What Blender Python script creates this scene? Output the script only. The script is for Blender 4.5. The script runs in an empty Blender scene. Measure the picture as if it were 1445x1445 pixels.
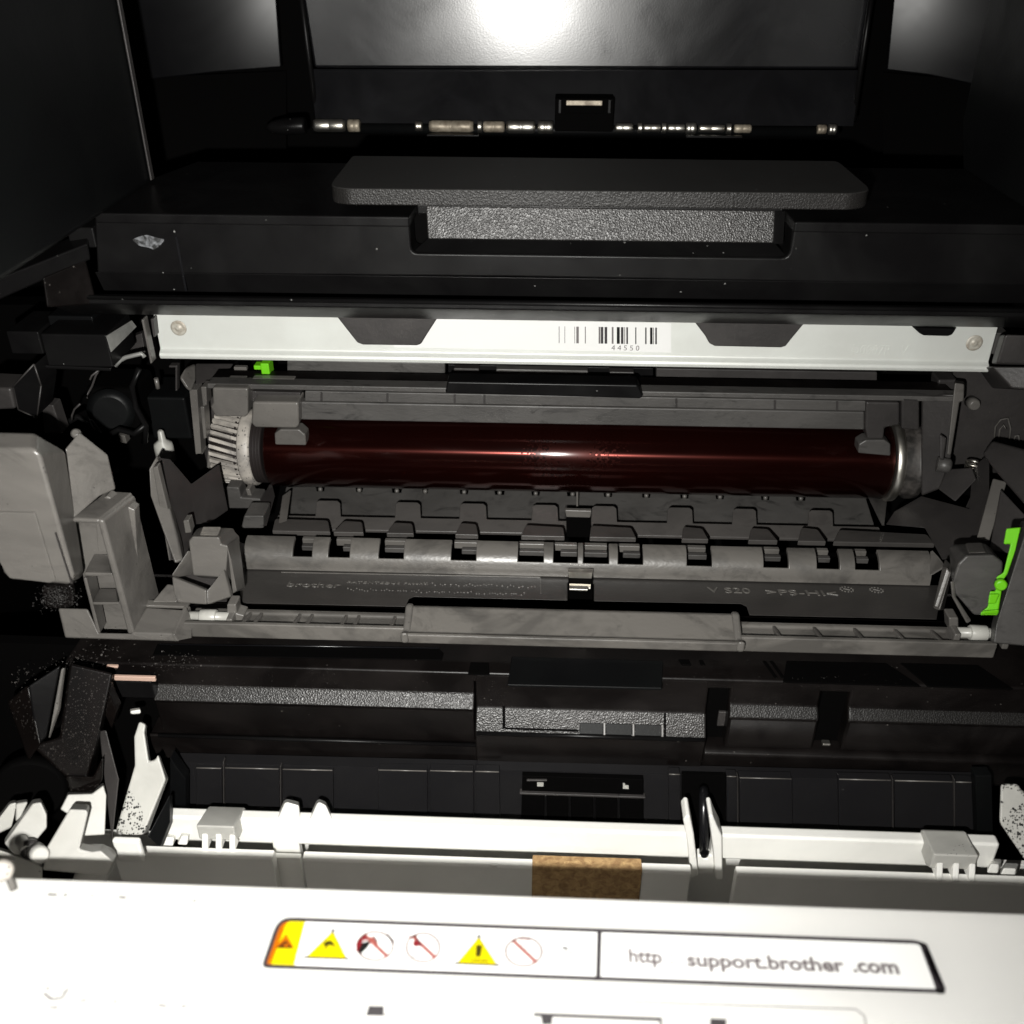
import bpy, bmesh, math, random
from mathutils import Vector, Matrix
random.seed(7)
scene = bpy.context.scene
COL = scene.collection

# ------------------------------------------------------------------ camera
RES = 1445.0
FPX = 1389.0                      # focal length in photograph pixels
PITCH, YAW = math.radians(31.4), math.radians(2.4)
cam_d = bpy.data.cameras.new('camera')
cam_d.sensor_width = 36.0
cam_d.lens = FPX / RES * 36.0
cam_d.clip_start, cam_d.clip_end = 0.005, 20.0
cam_d.dof.use_dof = True
cam_d.dof.focus_distance = 0.335
cam_d.dof.aperture_fstop = 17.0
cam = bpy.data.objects.new('camera', cam_d)
COL.objects.link(cam)
cam.location = (0, 0, 0)
cam.rotation_euler = (math.pi/2 - PITCH, 0, YAW)
scene.camera = cam
CM = cam.rotation_euler.to_matrix()
CR, CU, CF = CM.col[0].copy(), CM.col[1].copy(), -CM.col[2]

# ------------------------------------------------------------------ world + flash
world = bpy.data.worlds.new('World'); scene.world = world
world.use_nodes = True
wb = world.node_tree.nodes['Background']
wb.inputs[0].default_value = (1.0, 0.93, 0.88, 1); wb.inputs[1].default_value = 0.035

fl_d = bpy.data.lights.new('phone_flash', 'SPOT')
fl_d.energy = 7.9
fl_d.color = (1.0, 0.985, 0.945)
fl_d.shadow_soft_size = 0.0022
fl_d.spot_size = math.radians(156)
fl_d.spot_blend = 1.0
flash = bpy.data.objects.new('phone_flash', fl_d); COL.objects.link(flash)
flash.location = CR*-0.015 + CU*-0.023
aim = CF*1.0 + CR*-0.33 + CU*0.05
flash.rotation_euler = aim.to_track_quat('-Z', 'Y').to_euler()

vs = scene.view_settings
vs.view_transform = 'Standard'; vs.look = 'None'; vs.exposure = 0.0; vs.gamma = 1.0
vs.use_curve_mapping = False
scene.cycles.max_bounces = 8
scene.cycles.diffuse_bounces = 6
scene.cycles.glossy_bounces = 3
scene.cycles.use_adaptive_sampling = True
scene.cycles.adaptive_threshold = 0.03
scene.cycles.use_denoising = True

# ------------------------------------------------------------------ geometry helpers
def ray(px, py):
    return CF + CR*((px-RES/2)/FPX) - CU*((py-RES/2)/FPX)
def PY(px, py, Y):
    d = ray(px, py); return d*(Y/d.y)
def PZ(px, py, Z):
    d = ray(px, py); return d*(Z/d.z)
def PX(px, py, X):
    d = ray(px, py); return d*(X/d.x)
def zrow(py, Y, px=722.5):
    return PY(px, py, Y).z
def xcol(px, Y, Z):
    u = (px-RES/2)/FPX
    c1 = Y*CR.y + Z*CR.z; c2 = Y*CF.y + Z*CF.z
    return (u*c2 - c1)/(CR.x - u*CF.x)
def pt(p):
    return PY(p[0], p[1], p[2])

def newobj(name, me, parent):
    o = bpy.data.objects.new(name, me); COL.objects.link(o)
    if parent is not None:
        o.parent = parent
        if parent.type == 'EMPTY':
            o.matrix_parent_inverse = Matrix.Translation(-Vector(parent.location))
    return o

def finish(o, bevel=0.0, seg=2, smooth=True, solid=0.0, off=-1.0):
    if solid:
        m = o.modifiers.new('solid', 'SOLIDIFY'); m.thickness = solid; m.offset = off
    if bevel:
        m = o.modifiers.new('bevel', 'BEVEL'); m.width = bevel; m.segments = seg
        m.limit_method = 'ANGLE'; m.angle_limit = math.radians(28); m.harden_normals = True
        m.use_clamp_overlap = True
        for p in o.data.polygons: p.use_smooth = True
    return o

def mesh(name, verts, faces, mat, parent, bevel=0.0, seg=2, solid=0.0, off=-1.0, smooth=False, mats=None, mi=None):
    me = bpy.data.meshes.new(name)
    me.from_pydata([tuple(v) for v in verts], [], faces)
    bm = bmesh.new(); bm.from_mesh(me)
    bmesh.ops.recalc_face_normals(bm, faces=bm.faces)
    bm.to_mesh(me); bm.free()
    if mats:
        for m in mats: me.materials.append(M[m])
        for p, i in zip(me.polygons, mi): p.material_index = i
    else:
        me.materials.append(M[mat])
    if smooth:
        for p in me.polygons: p.use_smooth = True
    me.update()
    o = newobj(name, me, parent)
    return finish(o, bevel, seg, smooth, solid, off)

def prism_verts(front, vec):
    n = len(front)
    v = list(front) + [p+vec for p in front]
    f = [list(range(n)), list(range(2*n-1, n-1, -1))]
    f += [[i, (i+1) % n, n+(i+1) % n, n+i] for i in range(n)]
    return v, f
def prism(name, front, vec, mat, parent, bevel=0.0, seg=2):
    v, f = prism_verts(front, Vector(vec))
    return mesh(name, v, f, mat, parent, bevel, seg)
def prism_y(name, pts, Y, d, mat, parent, bevel=0.0004, seg=2):
    return prism(name, [PY(x, y, Y) for x, y in pts], (0, d, 0), mat, parent, bevel, seg)
def prism_z(name, pts, Z, t, mat, parent, bevel=0.0004, seg=2):
    return prism(name, [PZ(x, y, Z) for x, y in pts], (0, 0, -t), mat, parent, bevel, seg)
def prism_x(name, pts, X, w, mat, parent, bevel=0.0004, seg=2):
    return prism(name, [PX(x, y, X) for x, y in pts], (w, 0, 0), mat, parent, bevel, seg)
def hexa(name, a, b, mat, parent, bevel=0.0004, seg=2):
    """two matching loops of (px, py, Y): near one and far one"""
    n = len(a)
    v = [pt(p) for p in a] + [pt(p) for p in b]
    f = [list(range(n)), list(range(2*n-1, n-1, -1))]
    f += [[i, (i+1) % n, n+(i+1) % n, n+i] for i in range(n)]
    return mesh(name, v, f, mat, parent, bevel, seg)
def box(name, px0, px1, py0, py1, Y, d, mat, parent, bevel=0.0004, seg=2):
    """axis-aligned box: front face at Y, pixel frame measured on the front face"""
    pm = (px0+px1)/2
    z1, z0 = PY(pm, py0, Y).z, PY(pm, py1, Y).z
    x0, x1 = xcol(px0, Y, (z0+z1)/2), xcol(px1, Y, (z0+z1)/2)
    return wbox(name, x0, x1, Y, Y+d, z0, z1, mat, parent, bevel, seg)
def wbox(name, x0, x1, y0, y1, z0, z1, mat, parent, bevel=0.0004, seg=2):
    v = [Vector((x, y, z)) for x in (x0, x1) for y in (y0, y1) for z in (z0, z1)]
    f = [[0, 1, 3, 2], [4, 6, 7, 5], [0, 4, 5, 1], [2, 3, 7, 6], [0, 2, 6, 4], [1, 5, 7, 3]]
    return mesh(name, v, f, mat, parent, bevel, seg)
def ext_x(name, prof, x0, x1, mat, parent, bevel=0.0004, seg=2):
    """closed profile [(Y, Z)] pushed along the printer's width"""
    return prism(name, [Vector((x0, y, z)) for y, z in prof], (x1-x0, 0, 0), mat, parent, bevel, seg)
def R(Y, row, px=722.5):
    return (Y, zrow(row, Y, px))
def fillet(pts, r, n=4):
    out = []
    N = len(pts)
    for i in range(N):
        p0, p1, p2 = Vector(pts[i-1]), Vector(pts[i]), Vector(pts[(i+1) % N])
        rr = r[i] if isinstance(r, (list, tuple)) else r
        if rr <= 0: out.append(tuple(p1)); continue
        a, b = (p0-p1), (p2-p1)
        k = min(rr, a.length*0.45, b.length*0.45)
        a = p1 + a.normalized()*k; b = p1 + b.normalized()*k
        for j in range(n+1):
            t = j/n
            out.append(tuple(a*(1-t)**2 + p1*2*t*(1-t) + b*t*t))
    return out
def lathe(name, prof, p0, axis, mat, parent, n=40, smooth=True, caps=True, bevel=0.0):
    """prof: [(distance along axis, radius)]"""
    axis = Vector(axis).normalized()
    u = axis.cross(Vector((0, 0, 1)))
    if u.length < 1e-3: u = axis.cross(Vector((0, 1, 0)))
    u.normalize(); w = axis.cross(u)
    v, f = [], []
    for d, r in prof:
        for k in range(n):
            a = 2*math.pi*k/n
            v.append(Vector(p0)+axis*d+(u*math.cos(a)+w*math.sin(a))*r)
    for i in range(len(prof)-1):
        for k in range(n):
            f.append([i*n+k, i*n+(k+1) % n, (i+1)*n+(k+1) % n, (i+1)*n+k])
    if caps:
        f.append(list(range(n))); f.append(list(range((len(prof)-1)*n, len(prof)*n)))
    me_o = mesh(name, v, f, mat, parent)
    for p in me_o.data.polygons: p.use_smooth = smooth and len(p.vertices) == 4
    return me_o
def tube(name, pts, r, mat, parent, n=8):
    v, f = [], []
    for i, p in enumerate(pts):
        p = Vector(p)
        t = (Vector(pts[min(i+1, len(pts)-1)])-Vector(pts[max(i-1, 0)])).normalized()
        u = t.cross(Vector((0.3, 0.2, 1))).normalized(); w = t.cross(u)
        for k in range(n):
            a = 2*math.pi*k/n
            v.append(p+(u*math.cos(a)+w*math.sin(a))*r)
    for i in range(len(pts)-1):
        for k in range(n):
            f.append([i*n+k, i*n+(k+1) % n, (i+1)*n+(k+1) % n, (i+1)*n+k])
    f.append(list(range(n))); f.append(list(range((len(pts)-1)*n, len(pts)*n)))
    o = mesh(name, v, f, mat, parent)
    for p in o.data.polygons: p.use_smooth = True
    return o
def text_geo(s, size, extrude=0.0, shear=0.0, offset=0.0, align='LEFT', space=1.0):
    c = bpy.data.curves.new('text_tmp', 'FONT'); c.body = s; c.size = size; c.extrude = extrude
    c.shear = shear; c.offset = offset; c.resolution_u = 3; c.align_x = align; c.space_character = space
    o = bpy.data.objects.new('text_tmp', c); COL.objects.link(o)
    dg = bpy.context.evaluated_depsgraph_get(); dg.update()
    me = bpy.data.meshes.new_from_object(o.evaluated_get(dg))
    v = [x.co.copy() for x in me.vertices]; f = [list(p.vertices) for p in me.polygons]
    bpy.data.objects.remove(o); bpy.data.curves.remove(c); bpy.data.meshes.remove(me)
    return v, f
class MB:
    def __init__(s): s.v, s.f, s.m, s.mats = [], [], [], []
    def add(s, verts, faces, mat):
        if mat not in s.mats: s.mats.append(mat)
        k = len(s.v); s.v += list(verts)
        s.f += [[i+k for i in q] for q in faces]; s.m += [s.mats.index(mat)]*len(faces)
    def prism(s, front, vec, mat):
        v, f = prism_verts(front, Vector(vec)); s.add(v, f, mat)
    def text(s, t, size, org, ux, uy, n, mat, extrude=0.0, **kw):
        v, f = text_geo(t, size, extrude, **kw)
        s.add([Vector(org)+ux*p.x+uy*p.y+n*p.z for p in v], f, mat)
    def build(s, name, parent, bevel=0.0, recalc=False):
        me = bpy.data.meshes.new(name)
        me.from_pydata([tuple(v) for v in s.v], [], s.f)
        for m in s.mats: me.materials.append(M[m])
        for p, i in zip(me.polygons, s.m): p.material_index = i
        if recalc:
            bm = bmesh.new(); bm.from_mesh(me); bmesh.ops.recalc_face_normals(bm, faces=bm.faces); bm.to_mesh(me); bm.free()
        me.update()
        return finish(newobj(name, me, parent), bevel)
def thing(name, label, cat, loc):
    e = bpy.data.objects.new(name, None); COL.objects.link(e)
    e.location = loc; e.empty_display_size = 0.02
    e['label'] = label; e['category'] = cat
    return e

# ------------------------------------------------------------------ materials
M = {}
def mat(name, col, rough=0.5, metal=0.0, spec=0.5, coat=0.0, coat_r=0.1, mottle=None, mscale=40.0, mamt=0.5,
        bump=0.0, bscale=600.0, specks=None, sp_scale=300.0, sp_thr=0.08, sp_mask=None, rvar=0.0, stretch=(1, 1, 1), btype='noise', bdist=0.0005, mlo=0.36, mhi=0.64, smear=None, smscale=160.0, smamt=0.6):
    m = bpy.data.materials.new(name); m.use_nodes = True
    nt = m.node_tree; L = nt.links; b = nt.nodes['Principled BSDF']
    b.inputs['Base Color'].default_value = (*col, 1)
    b.inputs['Roughness'].default_value = rough
    b.inputs['Metallic'].default_value = metal
    b.inputs['Specular IOR Level'].default_value = spec
    b.inputs['Coat Weight'].default_value = coat
    b.inputs['Coat Roughness'].default_value = coat_r
    tc = nt.nodes.new('ShaderNodeTexCoord'); mp = nt.nodes.new('ShaderNodeMapping')
    mp.inputs['Scale'].default_value = stretch
    L.new(tc.outputs['Object'], mp.inputs['Vector'])
    colout = None
    if mottle is not None:
        n1 = nt.nodes.new('ShaderNodeTexNoise'); n1.inputs['Scale'].default_value = mscale
        n1.inputs['Detail'].default_value = 4; n1.inputs['Roughness'].default_value = 0.62; n1.inputs['Distortion'].default_value = 0.6
        L.new(mp.outputs['Vector'], n1.inputs['Vector'])
        rp = nt.nodes.new('ShaderNodeValToRGB')
        rp.color_ramp.elements[0].position = mlo; rp.color_ramp.elements[1].position = mhi
        L.new(n1.outputs['Fac'], rp.inputs['Fac'])
        mu = nt.nodes.new('ShaderNodeMath'); mu.operation = 'MULTIPLY'; mu.inputs[1].default_value = mamt
        L.new(rp.outputs['Color'], mu.inputs[0])
        mx = nt.nodes.new('ShaderNodeMix'); mx.data_type = 'RGBA'
        mx.inputs['A'].default_value = (*col, 1); mx.inputs['B'].default_value = (*mottle, 1)
        L.new(mu.outputs[0], mx.inputs['Factor']); colout = mx.outputs['Result']
        if rvar:
            ra = nt.nodes.new('ShaderNodeMath'); ra.operation = 'MULTIPLY_ADD'
            ra.inputs[1].default_value = rvar; ra.inputs[2].default_value = rough
            L.new(rp.outputs['Color'], ra.inputs[0]); L.new(ra.outputs[0], b.inputs['Roughness'])
    if smear is not None:
        n3 = nt.nodes.new('ShaderNodeTexNoise'); n3.inputs['Scale'].default_value = smscale; n3.inputs['Detail'].default_value = 8
        n3.inputs['Roughness'].default_value = 0.7; n3.inputs['Distortion'].default_value = 1.5
        L.new(mp.outputs['Vector'], n3.inputs['Vector'])
        r3 = nt.nodes.new('ShaderNodeValToRGB'); r3.color_ramp.elements[0].position = 0.54; r3.color_ramp.elements[1].position = 0.74; r3.color_ramp.elements[1].color = (smamt, smamt, smamt, 1)
        L.new(n3.outputs['Fac'], r3.inputs['Fac'])
        m3 = nt.nodes.new('ShaderNodeMix'); m3.data_type = 'RGBA'; L.new(colout, m3.inputs['A']); m3.inputs['B'].default_value = (*smear, 1)
        L.new(r3.outputs['Color'], m3.inputs['Factor']); colout = m3.outputs['Result']
    if specks is not None:
        vo = nt.nodes.new('ShaderNodeTexVoronoi'); vo.inputs['Scale'].default_value = sp_scale
        L.new(tc.outputs['Object'], vo.inputs['Vector'])
        # only some cells carry a speck
        sx = nt.nodes.new('ShaderNodeSeparateColor'); L.new(vo.outputs['Color'], sx.inputs[0])
        th = nt.nodes.new('ShaderNodeMath'); th.operation = 'MULTIPLY'; th.inputs[1].default_value = sp_thr
        L.new(sx.outputs[0], th.inputs[0])
        nz = nt.nodes.new('ShaderNodeTexNoise'); nz.inputs['Scale'].default_value = 55; L.new(tc.outputs['Object'], nz.inputs['Vector'])
        pw = nt.nodes.new('ShaderNodeMath'); pw.operation = 'GREATER_THAN'; pw.inputs[1].default_value = 0.5 if sp_mask is None else sp_mask
        L.new(nz.outputs['Fac'], pw.inputs[0])
        lt = nt.nodes.new('ShaderNodeMath'); lt.operation = 'LESS_THAN'
        L.new(vo.outputs['Distance'], lt.inputs[0]); L.new(th.outputs[0], lt.inputs[1])
        an = nt.nodes.new('ShaderNodeMath'); an.operation = 'MULTIPLY'; L.new(lt.outputs[0], an.inputs[0]); L.new(pw.outputs[0], an.inputs[1])
        m2 = nt.nodes.new('ShaderNodeMix'); m2.data_type = 'RGBA'
        m2.inputs['A'].default_value = (*col, 1)
        if colout: L.new(colout, m2.inputs['A'])
        m2.inputs['B'].default_value = (*specks, 1)
        L.new(an.outputs[0], m2.inputs['Factor']); colout = m2.outputs['Result']
    if colout: L.new(colout, b.inputs['Base Color'])
    if bump:
        if btype == 'leather':
            n2 = nt.nodes.new('ShaderNodeTexVoronoi'); n2.feature = 'SMOOTH_F1'; n2.inputs['Scale'].default_value = bscale
            n2.inputs['Smoothness'].default_value = 0.5
            out = n2.outputs['Distance']
        else:
            n2 = nt.nodes.new('ShaderNodeTexNoise'); n2.inputs['Scale'].default_value = bscale; n2.inputs['Detail'].default_value = 1
            out = n2.outputs['Fac']
        L.new(mp.outputs['Vector'], n2.inputs['Vector'])
        bp = nt.nodes.new('ShaderNodeBump'); bp.inputs['Strength'].default_value = bump; bp.inputs['Distance'].default_value = bdist
        L.new(out, bp.inputs['Height']); L.new(bp.outputs[0], b.inputs['Normal'])
    M[name] = m
    return m
mat('grey_plastic', (0.118, 0.111, 0.102), 0.29, spec=0.6, mottle=(0.060, 0.056, 0.052), mscale=24, mamt=0.8, mlo=0.42, mhi=0.66, smear=(0.042, 0.039, 0.036), smscale=75, smamt=0.7, stretch=(0.6, 1, 1), bump=0.12, bscale=900, specks=(0.035, 0.033, 0.031), sp_scale=420, sp_thr=0.12, rvar=0.12)
mat('grey_dusty', (0.066, 0.063, 0.060), 0.42, mottle=(0.034, 0.032, 0.030), mscale=48, mamt=0.75, mlo=0.40, mhi=0.64, smear=(0.012, 0.0115, 0.011), smscale=130, smamt=0.95, bump=0.15, bscale=900, stretch=(0.55, 1, 1.3), rvar=0.1)
mat('grey_dark', (0.034, 0.031, 0.030), 0.46, spec=0.4, mottle=(0.018, 0.0165, 0.016), mscale=45, mamt=0.8, bump=0.12, bscale=900)
mat('black_plastic', (0.0032, 0.0030, 0.0032), 0.28, spec=0.15, mottle=(0.0058, 0.0057, 0.0057), mscale=30, mamt=0.7, bump=0.03, bscale=700, specks=(0.14, 0.14, 0.135), sp_scale=230, sp_thr=0.075, sp_mask=0.46, rvar=0.12)
mat('black_satin', (0.0030, 0.0031, 0.0034), 0.40, spec=0.12, mottle=(0.0040, 0.0046, 0.0045), mscale=24, mamt=0.6, bump=0.05, bscale=900, rvar=0.1)
mat('black_gloss', (0.004, 0.004, 0.0047), 0.21, mottle=(0.007, 0.007, 0.008), mscale=22, mamt=0.6, bump=0.035, bscale=1500, rvar=0.08, bdist=0.0003, smear=(0.008, 0.008, 0.0095), smscale=26, smamt=0.7)
mat('black_leather', (0.014, 0.0135, 0.013), 0.36, spec=0.42, bump=0.46, bscale=2300, btype='leather', bdist=0.0003, mottle=(0.024, 0.022, 0.021), mscale=25, mamt=0.7)
mat('black_brown', (0.0028, 0.0022, 0.0021), 0.32, spec=0.22, mottle=(0.0072, 0.0058, 0.0054), mscale=34, mamt=0.8, mlo=0.42, bump=0.05, bscale=700, specks=(0.06, 0.055, 0.05), sp_scale=330, sp_thr=0.10, rvar=0.12)
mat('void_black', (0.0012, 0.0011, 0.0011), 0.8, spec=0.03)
mat('white_plastic', (0.76, 0.755, 0.72), 0.42, mottle=(0.66, 0.655, 0.62), mscale=30, mamt=0.5, bump=0.03)
mat('white_dirty', (0.44, 0.435, 0.405), 0.45, mottle=(0.30, 0.295, 0.275), mscale=42, mamt=0.7, specks=(0.06, 0.06, 0.06), sp_scale=900, sp_thr=0.22, sp_mask=0.52, bump=0.03)
mat('white_cover', (0.86, 0.86, 0.845), 0.4, mottle=(0.80, 0.80, 0.78), mscale=18, mamt=0.5, bump=0.03)
mat('zinc', (0.57, 0.585, 0.555), 0.42, metal=0.2, mottle=(0.52, 0.53, 0.50), mscale=55, mamt=0.7, bump=0.03, bscale=300)
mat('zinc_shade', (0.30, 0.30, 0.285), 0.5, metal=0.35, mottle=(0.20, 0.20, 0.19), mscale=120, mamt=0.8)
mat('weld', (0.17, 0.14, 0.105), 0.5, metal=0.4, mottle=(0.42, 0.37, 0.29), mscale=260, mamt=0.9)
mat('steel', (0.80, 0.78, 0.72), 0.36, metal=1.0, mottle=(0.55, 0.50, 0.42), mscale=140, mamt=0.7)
mat('copper', (0.80, 0.56, 0.45), 0.5, metal=0.5)
mat('drum_hub', (0.014, 0.011, 0.0105), 0.6, spec=0.2)
mat('gear_white', (0.40, 0.37, 0.33), 0.5, mottle=(0.16, 0.15, 0.14), mscale=130, mamt=0.8, specks=(0.05, 0.05, 0.05), sp_scale=900, sp_thr=0.3)
mat('roller_white', (0.40, 0.395, 0.365), 0.35, mottle=(0.28, 0.275, 0.255), mscale=120, mamt=0.8)
mat('green_plastic', (0.125, 0.47, 0.006), 0.42, bump=0.03)
mat('foam', (0.26, 0.15, 0.065), 0.9, mottle=(0.50, 0.33, 0.15), mscale=420, mamt=0.9, bump=0.6, bscale=800)
mat('sticker', (0.60, 0.60, 0.59), 0.4)
mat('ink_black', (0.004, 0.004, 0.004), 0.6, spec=0.2)
mat('ink_grey', (0.035, 0.032, 0.034), 0.6, spec=0.2)
mat('ink_line', (0.024, 0.020, 0.023), 0.6, spec=0.2)
mat('ink_faint', (0.11, 0.10, 0.10), 0.6)
mat('ink_orange', (0.30, 0.075, 0.0005), 0.6, spec=0.1)
mat('ink_yellow', (0.42, 0.36, 0.0006), 0.6, spec=0.1)
mat('ink_amber', (0.05, 0.012, 0.001), 0.6, spec=0.2)
mat('ink_olive', (0.03, 0.024, 0.001), 0.6, spec=0.2)
mat('ink_red', (0.20, 0.055, 0.045), 0.6, spec=0.2)
mat('ink_deepred', (0.12, 0.006, 0.010), 0.6, spec=0.2)

mat('scuff', (0.15, 0.155, 0.165), 0.7, mottle=(0.008,0.008,0.008), mscale=420, mamt=1.0, mlo=0.40, mhi=0.60)
mat('grey_floor', (0.054, 0.050, 0.047), 0.38, spec=0.4, mottle=(0.036, 0.034, 0.032), mscale=34, mamt=0.8, mlo=0.42, mhi=0.62, smear=(0.026, 0.024, 0.023), smscale=120, smamt=0.7, stretch=(0.5, 1, 1), bump=0.1, bscale=900)
mat('black_wing', (0.0030, 0.0030, 0.0035), 0.17, spec=0.030, mottle=(0.006, 0.006, 0.0065), mscale=14, mamt=0.6, rvar=0.04)
mat('tab_top', (0.024, 0.0236, 0.0225), 0.48, spec=0.3, mottle=(0.032, 0.031, 0.030), mscale=30, mamt=0.6, specks=(0.16, 0.16, 0.155), sp_scale=190, sp_thr=0.07)
mat('hub_dusty', (0.06, 0.054, 0.05), 0.5, mottle=(0.012,0.011,0.010), mscale=260, mamt=0.95)
mat('black_leather_dull', (0.008, 0.0075, 0.007), 0.44, spec=0.3, bump=0.42, bscale=2300, btype='leather', bdist=0.00028, mottle=(0.014, 0.013, 0.0125), mscale=34, mamt=0.8)
mat('white_specked', (0.46, 0.455, 0.425), 0.45, mottle=(0.34, 0.335, 0.31), mscale=36, mamt=0.7, specks=(0.012, 0.012, 0.012), sp_scale=1500, sp_thr=0.60, sp_mask=0.52, bump=0.03)
mat('black_wall', (0.0085, 0.0082, 0.0090), 0.40, spec=0.25, mottle=(0.012, 0.0115, 0.012), mscale=30, mamt=0.6, specks=(0.10, 0.10, 0.095), sp_scale=200, sp_thr=0.05)
mat('white_soft', (0.44, 0.435, 0.41), 0.45, mottle=(0.34, 0.335, 0.31), mscale=50, mamt=0.6, bump=0.03)
mat('weld_spot', (0.42, 0.40, 0.35), 0.5, metal=0.2, mottle=(0.24, 0.205, 0.16), mscale=330, mamt=0.9)
mat('toner_dark', (0.016, 0.0145, 0.0135), 0.7)
mat('black_arm', (0.0020, 0.0016, 0.0015), 0.30, spec=0.14, mottle=(0.0052, 0.0038, 0.0034), mscale=40, mamt=0.8, specks=(0.030, 0.027, 0.025), sp_scale=1500, sp_thr=0.34, sp_mask=0.46)
mat('grey_smudged', (0.110, 0.103, 0.094), 0.34, spec=0.5, mottle=(0.062, 0.058, 0.053), mscale=46, mamt=0.9, mlo=0.46, mhi=0.58, smear=(0.040, 0.037, 0.034), smscale=105, smamt=0.75, stretch=(0.7, 1, 1), bump=0.12, bscale=900, rvar=0.12)
mat('toner', (0.055, 0.050, 0.046), 0.6)
mat('ink_pale', (0.050, 0.016, 0.013), 0.6, spec=0.2)
mat('ink_pale2', (0.15, 0.14, 0.14), 0.6, spec=0.2)
mat('ink_text', (0.10, 0.085, 0.088), 0.6, spec=0.2)

def cover_material():
    # white ABS shell; strong translucency added to lift the shade behind the cover
    m = M['white_cover']; nt = m.node_tree; L = nt.links
    out = [n for n in nt.nodes if n.type == 'OUTPUT_MATERIAL'][0]; b = nt.nodes['Principled BSDF']
    t = nt.nodes.new('ShaderNodeBsdfTranslucent'); t.inputs[0].default_value = (0.95, 0.93, 0.90, 1)
    mx = nt.nodes.new('ShaderNodeMixShader'); mx.inputs[0].default_value = 0.56
    L.new(b.outputs[0], mx.inputs[1]); L.new(t.outputs[0], mx.inputs[2]); L.new(mx.outputs[0], out.inputs['Surface'])
cover_material()
def drum_material():
    m = bpy.data.materials.new('drum_coat'); m.use_nodes = True; nt = m.node_tree; L = nt.links
    b = nt.nodes['Principled BSDF']
    tc = nt.nodes.new('ShaderNodeTexCoord')
    nz = nt.nodes.new('ShaderNodeTexNoise'); nz.inputs['Scale'].default_value = 60; nz.inputs['Detail'].default_value = 4
    L.new(tc.outputs['Object'], nz.inputs['Vector'])
    mx = nt.nodes.new('ShaderNodeMix'); mx.data_type = 'RGBA'
    mx.inputs['A'].default_value = (0.050, 0.0080, 0.0056, 1); mx.inputs['B'].default_value = (0.034, 0.0064, 0.0048, 1)
    L.new(nz.outputs['Fac'], mx.inputs['Factor']); L.new(mx.outputs['Result'], b.inputs['Base Color'])
    b.inputs['Metallic'].default_value = 0.88; b.inputs['Roughness'].default_value = 0.20
    b.inputs['Anisotropic'].default_value = 0.97
    b.inputs['Anisotropic Rotation'].default_value = 0.25
    tg = nt.nodes.new('ShaderNodeTangent'); tg.direction_type = 'RADIAL'; tg.axis = 'X'
    L.new(tg.outputs[0], b.inputs['Tangent'])
    b.inputs['Coat Weight'].default_value = 0.32; b.inputs['Coat Roughness'].default_value = 0.13
    # a patch of toner caught on the coating
    ge = nt.nodes.new('ShaderNodeVectorMath'); ge.operation = 'DISTANCE'; ge.inputs[1].default_value = tuple(PY(805, 632, 0.3215))
    L.new(tc.outputs['Object'], ge.inputs[0])
    n2 = nt.nodes.new('ShaderNodeTexNoise'); n2.inputs['Scale'].default_value = 900; n2.inputs['Detail'].default_value = 3
    L.new(tc.outputs['Object'], n2.inputs['Vector'])
    f1 = nt.nodes.new('ShaderNodeMath'); f1.operation = 'MULTIPLY_ADD'; f1.inputs[1].default_value = -22.0; f1.inputs[2].default_value = 0.78
    L.new(ge.outputs['Value'], f1.inputs[0])
    f2 = nt.nodes.new('ShaderNodeMath'); f2.operation = 'GREATER_THAN'; L.new(f1.outputs[0], f2.inputs[0]); L.new(n2.outputs['Fac'], f2.inputs[1])
    r1 = nt.nodes.new('ShaderNodeMix'); r1.data_type = 'FLOAT'; r1.inputs['A'].default_value = 0.185; r1.inputs['B'].default_value = 0.55
    L.new(f2.outputs[0], r1.inputs['Factor']); L.new(r1.outputs['Result'], b.inputs['Roughness'])
    M['drum_coat'] = m
drum_material()

# ================================================================== PRINTER
PRN = thing('laser_printer', 'black and white laser printer with its front cover open, inside lit by a phone flash', 'printer', (0, 0.28, -0.34))

# ---- paper exit bin at the back: glossy centre wall, side walls
Yw = 0.440
def glare_plane(mx_, my_, y0):
    # plane through the wall point seen at (mx_, my_), facing the phone
    p0 = PY(mx_, my_, y0)
    n = (Vector(flash.location)-p0).normalized()-p0.normalized()
    return lambda px, py: ray(px, py)*(p0.dot(n)/ray(px, py).dot(n))
wallpt = glare_plane(742, -12, Yw)
q = [wallpt(443, 96), wallpt(1211, 98), wallpt(1236, -50), wallpt(420, -50)]
prism('exit_bin_wall', q, (0, 0.004, 0), 'black_gloss', PRN, 0.0012, 3)
# lower band of the wall, leaning the other way
a = [(438, 97.5, 0.441), (1214, 99, 0.441), (1204, 178, 0.432), (446, 174, 0.432)]
b = [(438, 97.5, 0.446), (1214, 99, 0.446), (1204, 178, 0.437), (446, 174, 0.437)]
hexa('exit_bin_lower_wall', a, b, 'black_gloss', PRN, 0)
# beads added at both sides of the centre wall to catch a highlight line
for (x0, y0, x1, y1) in ((418, -60, 447, 168), (1238, -60, 1204, 170)):
    tube('wall_glint_bead', [PY(x0, y0, 0.439), PY((x0+x1)/2, (y0+y1)/2, 0.438), PY(x1, y1, 0.436)], 0.0011, 'black_plastic', PRN, 14)
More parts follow.
